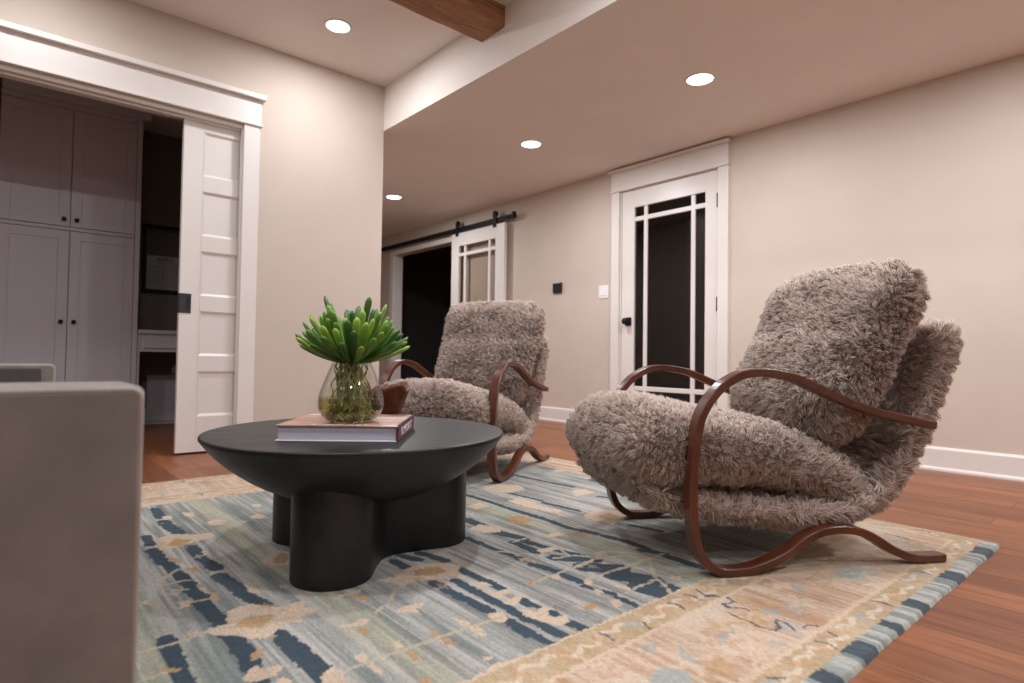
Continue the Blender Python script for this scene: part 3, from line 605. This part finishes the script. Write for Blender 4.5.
    vine(-.4, .837, 1, 0, 2.7, .022); vine(-.4, .523, 1, 0, 2.9, .018); vine(-.4, 3.05, 1, 0, 2.9, .018); vine(-.4, 2.73, 1, 0, 2.7, .022)
    vine(2.455, .6, 0, 1, 2.4, .018); vine(2.14, 2.7, 0, 1, .1, .02)
    for _ in range(230):      # palmettes and leaves of the main border
        side = rr.random()
        if side < .45: cx, cy = rr.uniform(-.3, 2.3), rr.uniform(.59, .76)
        elif side < .7: cx, cy = rr.uniform(-.3, 2.3), rr.uniform(2.8, 2.98)
        else: cx, cy = rr.uniform(2.2, 2.4), rr.uniform(.6, 2.9)
        q = rr.uniform(.012, .04); a_ = rr.uniform(0, 6.3)
        pts = [(cx+q*(1+.45*math.sin(5*t_+a_))*math.cos(t_), cy+q*(1+.45*math.sin(5*t_+a_))*math.sin(t_)) for t_ in np.linspace(0, 6.1, 22)]
        c_ = rr.choice(((.45, .28, .14), (.60, .48, .37), (.36, .38, .34), (.50, .34, .17), (.47, .31, .19), (.60, .48, .37)))
        poly(pts, c_, .62)
        if rr.random() < .5: line([(cx, cy), (cx+rr.uniform(-.08, .08), cy+rr.uniform(-.06, .06))], .01, (.58, .46, .33), .7)
    for pts in BLU: poly(pts, (.30, .34, .33), .6)
    for pts in NAV: line(pts, .008, (.06, .06, .085), .85)
    # end band: pale blue with navy blocks, along the near end
    e = PY < .49
    k = np.clip(.45+.9*vnoise(X[e]*85, Y[e]*4, 20, 2), 0, 1)[:, None]; C[e] = np.array((.44, .44, .40))*(1-k)+np.array((.17, .20, .195))*k
    for a_, b_ in ((2.325, 2.415), (1.985, 2.07), (1.685, 1.745), (1.517, 1.556), (1.32, 1.40), (1.16, 1.215), (.98, 1.05), (.7, .78), (.4, .47), (.1, .2), (-.3, -.2)):
        put(e & (PX > a_) & (PX < b_), navy, .93)
    put((PX > 2.50) & (PY > .49), (.46, .44, .36), .7)
    C *= (1+.10*vnoise(X*210, Y*120, 30, 2)[..., None])
    # pile surface, edges rolled over
    d = np.minimum(np.minimum(X-x0, x1-X), np.minimum(Y-y0, y1-Y)); ed = np.clip(d/.012, 0, 1)
    wob = .004*vnoise(X*5, Y*5, 40, 2)
    Z = RH*(np.sqrt(np.clip(1-(1-ed)**2, 0, 1))*.85+.1)+.0009*vnoise(X*160, Y*160, 41, 2)*ed
    Z[0], Z[-1] = 0, 0; Z[:, 0] = 0; Z[:, -1] = 0
    V = np.stack([X+wob*(np.minimum(X-x0, x1-X) < .3), Y+wob*(np.minimum(Y-y0, y1-Y) < .3), np.maximum(Z, .0002)], -1).reshape(-1, 3)
    I = np.arange(nx*ny).reshape(nx, ny)
    F = np.stack([I[:-1, :-1], I[1:, :-1], I[1:, 1:], I[:-1, 1:]], -1).reshape(-1, 4)
    m = M['rug'] = mat('woven_wool', (.4, .4, .4), .95, spec=.1, Sheen_Weight=.15)
    at = nd(m, 'ShaderNodeAttribute', attribute_name='weave'); vv = coords(m, (1, .25, 1))
    f = noise(m, vv, 330, 3); base(m, mix(m, at.outputs['Color'], ramp(m, f, [(.25, (.72, .72, .72)), (.75, (1.25, 1.25, 1.25))]), 1, 'MULTIPLY'))
    bump(m, noise(m, coords(m), 420, 2), .5, .002)
    me = np_mesh('area_rug', V, [F], [m])
    a = me.color_attributes.new('weave', 'FLOAT_COLOR', 'POINT'); a.data.foreach_set('color', np.concatenate([np.clip(C, 0, 1).reshape(-1, 3), np.ones((nx*ny, 1))], 1).astype(np.float32).ravel())
    o = link('area_rug', me); tag(o, 'large blue and tan patterned wool rug under the table and chairs', 'rug'); return o
rug()

# ------------------------------------------------------------------ coffee table
TX, TY, TZ, TR = .846, 1.68, .372, .436
t = thing('coffee_table', 'round black bowl-shaped coffee table on three thick lobed legs', 'table', (TX, TY, RH))
h = TZ-RH
b = MB(); prof = [(.02, .135)]
prof = [(.01, .165), (.10, .167)]
for r, d in ((.16, .187), (.20, .177), (.24, .162), (.28, .143), (.315, .122), (.345, .101), (.37, .081), (.392, .061), (.41, .042), (.423, .026), (.431, .015)):
    prof.append((r, h-d))
prof += [(TR, h-.008), (TR, h-.003), (TR-.002, h-.0005), (TR-.006, h)]
prof += [(.3, h), (.15, h), (.01, h)]
b.lathe(prof, n=128); b.build('tabletop', M['tab'], t)
lobes = [(.694-TX, 1.518-TY, .107), (1.083-TX, 1.635-TY, .108), (.775-TX, 1.90-TY, .10)]
def lobe_outline(n=240):
    # smooth union of three rounded arms
    pts = []
    for i in range(n):
        a = 2*math.pi*i/n; lo, hi = .02, .5
        def inside(r):
            x, y = r*math.cos(a), r*math.sin(a); ds = []
            for lx, ly, lr in lobes:
                L = lx*lx+ly*ly; tt = max(0, min(1, (x*lx+y*ly)/L)); ds.append(math.hypot(x-tt*lx, y-tt*ly)-(lr*(.84+.16*tt**1.5)))
            kk = .02; s = sum(math.exp(-d_/kk) for d_ in ds); return -kk*math.log(s) < -.0
        for _ in range(22):
            mid = (lo+hi)/2
            if inside(mid): lo = mid
            else: hi = mid
        pts.append((lo*math.cos(a), lo*math.sin(a)))
    return pts
b = MB(); b.prism(lobe_outline(), 0, .30, 0, True); b.build('pedestal', M['tab'], t, .004)

# ------------------------------------------------------------------ book
bx, by = .558, 1.583; ang = math.radians(-39)
t = thing('coffee_table_book', 'thick hardcover book with pinkish cover and maroon spine on black table', 'book', (bx, by, TZ+.0005), ang)
BL_, BW, BH = .318, .31, .042
b = MB(); b.box(.006, BL_-.006, .006, BW-.008, .003, BH-.003); b.build('page_block', M['pages'], t)
b = MB(); b.box(0, BL_, 0, BW, BH-.003, BH, c=.0008); b.build('front_cover', M['cover'], t)
b = MB(); b.box(0, BL_, 0, BW, 0, .003, c=.0008); b.build('back_cover', M['paper'], t)
b = MB(); b.box(BL_-.005, BL_+.001, 0, BW, .0, BH, c=.001); b.build('spine', M['spine'], t)
R_ = Matrix(((0, 0, 1), (1, 0, 0), (0, 1, 0)))
text('ELMORST', .03, 'spine_title', M['ink'], (BL_+.0012, BW*.50, BH*.52), R_, t, fit=(BW*.66, .021))
text('ELMORST', .03, 'cover_title', M['ink'], (.165, .018, BH+.0002), Matrix.Identity(3), t, fit=(.15, .017))

# ------------------------------------------------------------------ vase
VX, VY, VZ = .752, 1.548, TZ+BH+.001
t = thing('glass_vase', 'clear round glass vase with roots and water standing on the book', 'vase', (VX, VY, VZ))
vp = [(.050, 0), (.066, .006), (.079, .018), (.087, .034), (.0895, .050), (.088, .066), (.083, .086), (.076, .106), (.067, .128), (.059, .148), (.054, .160), (.053, .163)]
def off(pr, d): return [(max(.002, r-d), z+(d if z < .01 else 0)) for r, z in pr]
outer = vp; inn = off(vp, .0025)
b = MB(); b.lathe([(.001, 0)]+outer+inn[::-1]+[(.001, .0026)], n=64, closed=False); b.build('glass_body', M['vase'], t)
wp = [q for q in off(vp, .004) if q[1] < .064]
b = MB(); b.lathe([(.001, .0045)]+wp+[(.0845, .0655), (.001, .0655)], n=64); b.build('water', M['water'], t)
# plant
t = thing('succulent_plant', 'bright green finger-leaved plant rooted in the glass vase', 'plant', (VX, VY, VZ))
rr = random.Random(5)
b = MB()
for k in range(64):
    a = rr.uniform(0, 6.28); r0 = rr.uniform(.0, .04); r1 = rr.uniform(.01, .070); a1 = a+rr.uniform(-1, 1)
    P = []; ph = rr.uniform(0, 6)
    for i in range(15):
        s = i/14; r = r0+(r1-r0)*s; aa = a+(a1-a)*s
        P.append((r*math.cos(aa)+.0045*math.sin(7*s*3+ph), r*math.sin(aa)+.0045*math.cos(6*s*3+ph*1.7), .165-.152*s))
    b.tube(P, [rr.uniform(.0014, .0030)*(1-.3*i/14) for i in range(15)], 5)
for k in range(46):
    a = rr.uniform(0, 6.28); r = .062*math.sqrt(rr.random()); P = []; z0 = rr.uniform(.009, .045); q = rr.uniform(.004, .009)
    for i in range(9):
        s = i/8*6.28; P.append((r*math.cos(a)+q*math.cos(s)*1.5, r*math.sin(a)+q*math.sin(s), z0+.012*math.sin(s*1.3+k)))
    b.tube(P, rr.uniform(.0018, .0038), 5)
b.build('roots', M['root'], t)
V = []; F = []; tint = []; LN = 12
leaves = []
ga = 2.39996
N_ = 84
for k in range(N_):
    el = math.radians(86-66*((k+.5)/N_)**.75); az = k*ga
    leaves.append((az, el, rr.uniform(.135, .168) if k > 14 else rr.uniform(.15, .20), rr.uniform(.0085, .0112)))
for az, el, L, wd in leaves:
    L *= (1.0 if el > .9 else 1.02)
    side = Vector((-math.sin(az), math.cos(az), 0)); o0 = len(V); tn = rr.random()**1.2*.85+.08
    p = Vector((.012*math.cos(az), .012*math.sin(az), .162)); e = max(-.02, el-.30); n_ = 18
    for i in range(n_+1):
        s = i/n_; e_ = e+.48*s*(1 if el < 1.2 else .3)
        tg = Vector((math.cos(az)*math.cos(e_), math.sin(az)*math.cos(e_), math.sin(e_))); up = side.cross(tg)*-1
        if i: p = p+tg*L/n_
        w_ = wd*(.38+.62*min(1, s/.85)**1.1); tip = 1-max(0, (s-.9)/.1)**2; w_ *= max(.12, tip)**.5; th = .0052*(.8+.4*s)*max(.15, tip)**.5
        for j in range(LN):
            a = 2*math.pi*j/LN; V.append(p+side*w_*math.cos(a)+up*(th*math.sin(a)-.18*w_*math.cos(a)**2*0-.0016*(1-abs(math.cos(a)))*(1 if math.sin(a) > 0 else 0))); tint.append(min(1, tn*(.75+.35*s)+.25*max(0, s-.85)*4*.6))
    for i in range(n_):
        for j in range(LN): F.append((o0+i*LN+j, o0+i*LN+(j+1) % LN, o0+(i+1)*LN+(j+1) % LN, o0+(i+1)*LN+j))
    F.append(tuple(o0+n_*LN+j for j in range(LN)))
b = MB(); b.add(V, F, 0, True); o = b.build('leaves', M['leaf'], t)
a = o.data.attributes.new('tint', 'FLOAT', 'POINT'); a.data.foreach_set('value', tint)

# ------------------------------------------------------------------ carved bowl
t_ = []
b = MB(); n = 72; prof = [(.028, 0), (.040, .004), (.050, .022), (.059, .05), (.069, .08), (.079, .105), (.087, .12)]
V = []; F = []
def edge(a): return .010*math.sin(3*a+.6)+.007*math.sin(7*a)+.004*math.sin(13*a+1)
rows_ = prof+[(r-.007, z) for r, z in prof[::-1][:-1]]+[(.03, .008)]
for i, (r, z) in enumerate(rows_):
    for k in range(n):
        a = 2*math.pi*k/n; q = (z/.12)**3; V.append(((r+.003*math.sin(5*a+z*60)*(z > .01))*math.cos(a), (r+.003*math.sin(5*a+z*60)*(z > .01))*math.sin(a), max(0, z+edge(a)*q-(.0 if i < 7 else .0))))
L = len(rows_)
for i in range(L-1):
    for k in range(n): F.append((i*n+k, i*n+(k+1) % n, (i+1)*n+(k+1) % n, (i+1)*n+k))
F.append(tuple(range(n))[::-1]); F.append(tuple(range((L-1)*n, L*n)))
b.add(V, F, 0, True); o = b.build('wooden_bowl', M['bowl']); o.location = (1.028, 1.855, TZ+.0005)
tag(o, 'reddish brown carved wooden bowl with uneven rim behind the vase', 'bowl')

# ------------------------------------------------------------------ sofa
SX0, SX1, SY0, SY1 = -.78, .152, .905, 2.56
t = thing('sofa', 'grey velvet sofa with low square piped arms at left edge of photo', 'sofa', (0, 0, RH))
def rbox(x0, x1, y0, y1, z0, z1, r, name, m, p, seg=5):
    b = MB(); b.box(x0, x1, y0, y1, z0, z1); o = b.build(name, m, p, r, seg); o.data.polygons.foreach_set('use_smooth', [True]*len(o.data.polygons)); return o
AT = .155; AH = .544
for y0 in (SY0, SY1-AT):
    arm = rbox(SX0, SX1, y0, y0+AT, .10, AH, .012, 'arm', M['velvet'], t)
    for yy in (y0+.004, y0+AT-.004):
        b = MB(); q = .007
        b.tube([(SX0+.01, yy, AH-.007)]+[(SX1-.017+.011*math.sin(k*.262), yy, AH-.017+.011*math.cos(k*.262)) for k in range(7)]+[(SX1-.007, yy, .11)], .0045, 8)
        b.build('piping', M['velvetpipe'], arm)
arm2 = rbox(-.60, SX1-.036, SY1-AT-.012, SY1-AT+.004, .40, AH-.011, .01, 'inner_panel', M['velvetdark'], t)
rbox(SX0, SX0+.20, SY0+AT, SY1-AT, .10, .78, .05, 'backrest', M['velvet'], t)
rbox(SX0+.20, SX1-.02, SY0+AT+.002, SY1-AT-.014, .10, .27, .015, 'seat_base', M['velvet'], t)
ym = (SY0+SY1)/2
for y0, y1 in ((SY0+AT+.004, ym-.003), (ym+.003, SY1-AT-.016)):
    rbox(SX0+.22, SX1, y0, y1, .272, .40, .045, 'seat_cushion', M['velvet'], t)
    rbox(SX0+.20, SX0+.34, y0, y1, .405, .74, .05, 'back_cushion', M['velvet'], t)
for x in (SX0+.07, SX1-.07):
    for y in (SY0+.07, SY1-.07):
        b = MB(); b.lathe([(.016, 0), (.024, .10), (.01, .10)], cx=x, cy=y, n=16); b.build('leg', M['walnut'], t)

# ------------------------------------------------------------------ sheepskin armchairs
BAND = [(.668, .415), (.615, .424), (.545, .439), (.451, .459), (.362, .487), (.275, .522), (.206, .549), (.164, .559), (.101, .567), (.046, .563), (.012, .551),
        (-.028, .527), (-.060, .495), (-.082, .462), (-.096, .428), (-.107, .37), (-.113, .31), (-.1155, .26), (-.115, .21), (-.111, .15), (-.101, .098), (-.084, .064), (-.054, .038),
        (-.018, .0245), (.052, .0245), (.12, .041), (.181, .066), (.231, .098), (.287, .119), (.355, .1225), (.417, .111), (.467, .0875), (.521, .0555), (.575, .034), (.62, .026), (.70, .0245)]
BAND = [(u, v-.012) for u, v in BAND]
def catmull(P, m=4):
    P = [np.array(p, float) for p in P]; Q = [2*P[0]-P[1]]+P+[2*P[-1]-P[-2]]; out = []
    for i in range(1, len(Q)-2):
        for k in range(m):
            t = k/m; a, b_, c, d = Q[i-1:i+3]
            out.append(.5*((2*b_)+(c-a)*t+(2*a-5*b_+4*c-d)*t*t+(3*b_-a-3*c+d)*t**3))
    out.append(P[-1]); return np.array(out)
BW_, CWID = .042, .642
def band(y0):
    P = catmull(BAND, 4); b = MB(); th = .0115; ch = .003; V = []; F = []
    T = np.gradient(P, axis=0); T /= np.linalg.norm(T, axis=1)[:, None]
    for p, tg in zip(P, T):
        n = np.array((-tg[1], tg[0]))
        for a, w_ in ((-th, ch), (-th, BW_-ch), (-th+ch, BW_), (th-ch, BW_), (th, BW_-ch), (th, ch), (th-ch, 0), (-th+ch, 0)):
            q = p+n*a; V.append((q[0], y0+w_, q[1]))
    for i in range(len(P)-1):
        for k in range(8): F.append((i*8+k, i*8+(k+1) % 8, (i+1)*8+(k+1) % 8, (i+1)*8+k))
    F.append(tuple(range(8))); F.append(tuple((len(P)-1)*8+k for k in range(8))[::-1])
    b.add(V, F, 0, False); return b
def cushion(path, th, hw, yc, ex=2.6, ncap=.6, ns=70, nc=72, seed=0, lump=.012, crown=.0, capr=1.2):
    """closed pillow swept along a path in the (u,v) plane"""
    P = catmull(path, 12); d = np.r_[0, np.cumsum(np.linalg.norm(np.diff(P, axis=0), axis=1))]; L = d[-1]
    s = np.concatenate([[0], L*(.5-.5*np.cos(np.linspace(0, math.pi, ns)))[1:-1], [L]]); 
    c = np.stack([np.interp(s, d, P[:, k]) for k in (0, 1)], 1)
    T = np.stack([np.interp(s, d, np.gradient(P[:, k], d)) for k in (0, 1)], 1); T /= np.linalg.norm(T, axis=1)[:, None]
    N = np.stack([-T[:, 1], T[:, 0]], 1)
    t_ = np.interp(s, np.linspace(0, L, len(th)), th)/2
    if hasattr(hw, '__len__'): hw = np.interp(s, np.linspace(0, L, len(hw)), hw)
    r = t_.mean()*capr; e = np.minimum(s, L-s); cap = np.sqrt(np.clip(1-(1-np.clip(e/r, 0, 1))**2, 0, 1)); capw = .80+.20*cap; capw[0] = capw[-1] = .78
    a = np.linspace(0, 2*math.pi, nc, endpoint=False); ca = np.sign(np.cos(a))*np.abs(np.cos(a))**(2/ex); sa = np.sign(np.sin(a))*np.abs(np.sin(a))**(2/ex)
    V = np.zeros((len(s), nc, 3)); hwA = hw*capw
    cz = t_*cap
    bulge = 1+crown*(1-np.abs(ca)**2)
    off_ = cz[:, None]*sa[None]*bulge[None]
    off_ = off_+lump*vnoise(s[:, None]*9+seed+0*a[None], a[None]*2.2+3+0*s[:, None], seed, 2)*np.sign(sa)[None]*cap[:, None]
    V[..., 0] = c[:, 0, None]+N[:, 0, None]*off_; V[..., 2] = c[:, 1, None]+N[:, 1, None]*off_; V[..., 1] = yc+hwA[:, None]*ca[None]*(1+.03*vnoise(s[:, None]*8+0*a, 0*s[:, None]+a*2, seed+5, 1))
    I = np.arange(len(s)*nc).reshape(len(s), nc); J = np.roll(I, -1, 1)
    F = np.stack([I[:-1], J[:-1], J[1:], I[1:]], -1).reshape(-1, 4)
    V = V.reshape(-1, 3)
    # orient outward
    ctr = V.mean(0); A, B_, Cc = V[F[:, 0]], V[F[:, 1]], V[F[:, 2]]; n = np.cross(B_-A, Cc-A); mid = (A+Cc)/2
    seg = np.array([c[np.argmin(((c-q[[0, 2]])**2).sum(1))] for q in mid[::97]])
    dd = mid[::97].copy(); dd[:, 0] -= seg[:, 0]; dd[:, 2] -= seg[:, 1]; dd[:, 1] = 0
    if (n[::97]*dd).sum() < 0: F = F[:, ::-1].copy()
    return V, F
def furry(name, V, F, count, length=.036, flow=(0, 0, -1), parent=None, seed=0, skip=None):
    rng = np.random.default_rng(seed)
    A, B_, C_, D_ = (V[F[:, k]] for k in range(4)); nrm = np.cross(C_-A, D_-B_); area = np.linalg.norm(nrm, axis=1)+1e-12; nrm = nrm/area[:, None]
    fi = rng.choice(len(F), count, p=area/area.sum()); u, w_ = rng.random(count)[:, None], rng.random(count)[:, None]
    P = (A[fi]*(1-u)+B_[fi]*u)*(1-w_)+(D_[fi]*(1-u)+C_[fi]*u)*w_
    # smooth vertex normals
    VN = np.zeros_like(V)
    for k in range(4): np.add.at(VN, F[:, k], nrm*area[:, None])
    VN /= np.linalg.norm(VN, axis=1)[:, None]+1e-9
    Np = (VN[F[fi, 0]]*(1-u)+VN[F[fi, 1]]*u)*(1-w_)+(VN[F[fi, 3]]*(1-u)+VN[F[fi, 2]]*u)*w_; Np /= np.linalg.norm(Np, axis=1)[:, None]+1e-9
    nC = max(10, count//42); ci = rng.choice(count, nC, replace=False); kd = KDTree(nC)
    for i, j in enumerate(ci): kd.insert(P[j], i)
    kd.balance(); cid = np.array([kd.find(p)[1] for p in P])
    # combing field: slow swirls plus a per tuft direction
    def fld(Q, sc, sd): return np.stack([vnoise(Q[:, 0]*sc+Q[:, 2]*sc*.7, Q[:, 1]*sc+Q[:, 2]*sc*.4+k*9.1, sd+k*3, 2) for k in range(3)], 1)
    Cp, Cn = P[ci], Np[ci]
    cd_ = Cn*.80+np.array(flow)*.42+fld(Cp, 6, seed)*.8+rng.normal(0, .22, (nC, 3))
    out = (cd_*Cn).sum(1, keepdims=True); cd_ += Cn*np.maximum(0, .38-out); cd_ /= np.linalg.norm(cd_, axis=1)[:, None]
    clen = length*rng.uniform(.75, 1.2, nC)
    tipC = Cp+cd_*clen[:, None]
    ln = clen[cid]*rng.uniform(.75, 1.12, count)
    own = Np*.5+cd_[cid]*.6+rng.normal(0, .20, (count, 3)); own /= np.linalg.norm(own, axis=1)[:, None]
    tip = P+own*ln[:, None]; tip = tip*.55+(tipC[cid]+rng.normal(0, .003, (count, 3)))*.45
    root = P-Np*.006; m1 = root+Np*ln[:, None]*.42+(tip-root)*.12; m2 = (m1+tip)/2+Np*ln[:, None]*.10
    pts = np.stack([root, m1, m2, tip], 1)
    t = pts[:, 3]-pts[:, 0]; sd = np.cross(t, rng.normal(0, 1, (count, 3))); sd /= np.linalg.norm(sd, axis=1)[:, None]+1e-9
    wd = np.array([.0010, .0011, .0008]); SV = np.zeros((count, 7, 3))
    for k in range(3): SV[:, 2*k] = pts[:, k]-sd*wd[k]; SV[:, 2*k+1] = pts[:, k]+sd*wd[k]
    SV[:, 6] = pts[:, 3]
    o = len(V)+np.arange(count)[:, None]*7
    Q = np.concatenate([o+np.array([0, 1, 3, 2]), o+np.array([2, 3, 5, 4])]); Tt = o+np.array([4, 5, 6])
    allV = np.concatenate([V-VN*.002, SV.reshape(-1, 3)])
    me = np_mesh(name, allV, [F, Q, Tt], [M['fur']])
    tone = np.clip(.74+.22*rng.normal(0, 1, nC)+.35*vnoise(Cp[:, 0]*6+Cp[:, 2]*5, Cp[:, 1]*6, seed+50, 2), 0, 1)
    st = np.clip(tone[cid]+rng.normal(0, .10, count), 0, 1)
    at = np.concatenate([np.full(len(V), .5), np.repeat(st, 7)])
    a = me.attributes.new('tuft', 'FLOAT', 'POINT'); a.data.foreach_set('value', at.astype(np.float32))
    # soft shading: strands borrow part of the hide's normal
    sn = np.repeat(Np*.85+own*.35, 7, axis=0); sn /= np.linalg.norm(sn, axis=1)[:, None]
    me.normals_split_custom_set_from_vertices(np.concatenate([VN, sn]).tolist())
    return link(name, me, parent)
def sheepskin_chair(loc, yaw, label):
    t = thing('sheepskin_armchair', label, 'armchair', loc, yaw, 'sheepskin armchairs')
    for y0 in (0, CWID-BW_): band(y0).build('bentwood_frame', M['walnut'], t)
    for u, v in ((.36, .118), (-.103, .20)):
        b = MB(); b.box(u-.013, u+.013, BW_-.002, CWID-BW_+.002, v-.012, v+.012, c=.003); b.build('stretcher', M['walnut'], t)
    yc = CWID/2
    V, F = cushion([(-.25, .245), (-.15, .20), (0, .168), (.15, .148), (.30, .138), (.44, .155), (.56, .21), (.65, .325), (.715, .45), (.772, .575), (.822, .707)],
                   [.05, .06, .07, .07, .07, .07, .07, .075, .08, .085, .08], [.25, .25, .262, .278, .288, .275, .262, .258, .255, .255], yc, 3, seed=1, lump=.006)
    furry('back_shell', V, F, 150000, .027, (0.1, 0, -.3), t, 1)
    V, F = cushion([(-.282, .342), (-.17, .334), (-.02, .326), (.15, .310), (.30, .27), (.42, .225), (.50, .20)],
                   [.225, .225, .195, .175, .17, .16, .12], [.272, .276, .272, .264, .262, .26], yc, 2.7, seed=2, lump=.012, crown=.06, capr=.95)
    furry('seat_cushion', V, F, 170000, .029, (-.55, 0, -.25), t, 2)
    V, F = cushion([(.375, .34), (.42, .43), (.478, .53), (.54, .65), (.60, .778), (.632, .886)],
                   [.13, .20, .245, .25, .215, .235, .225, .19], [.252, .252, .258, .272, .285, .285], yc, 2.7, seed=3, lump=.014, crown=.06)
    furry('back_cushion', V, F, 170000, .029, (-.1, 0, -.55), t, 3)
    return t
CHA = sheepskin_chair((1.527, .840, RH), math.radians(-28.65), 'taupe sheepskin armchair with curved brown bentwood arms, nearest on the right')
def dup(root, loc, rz, label):
    r = root.copy(); COL.objects.link(r); r.location = loc; r.rotation_euler = (0, 0, rz); r['label'] = label
    for ch in list(root.children):
        c = ch.copy(); COL.objects.link(c); c.parent = r
    return r
dup(CHA, (1.837, 2.165, RH), math.radians(28), 'taupe sheepskin armchair behind the black table, in front of the barn door')
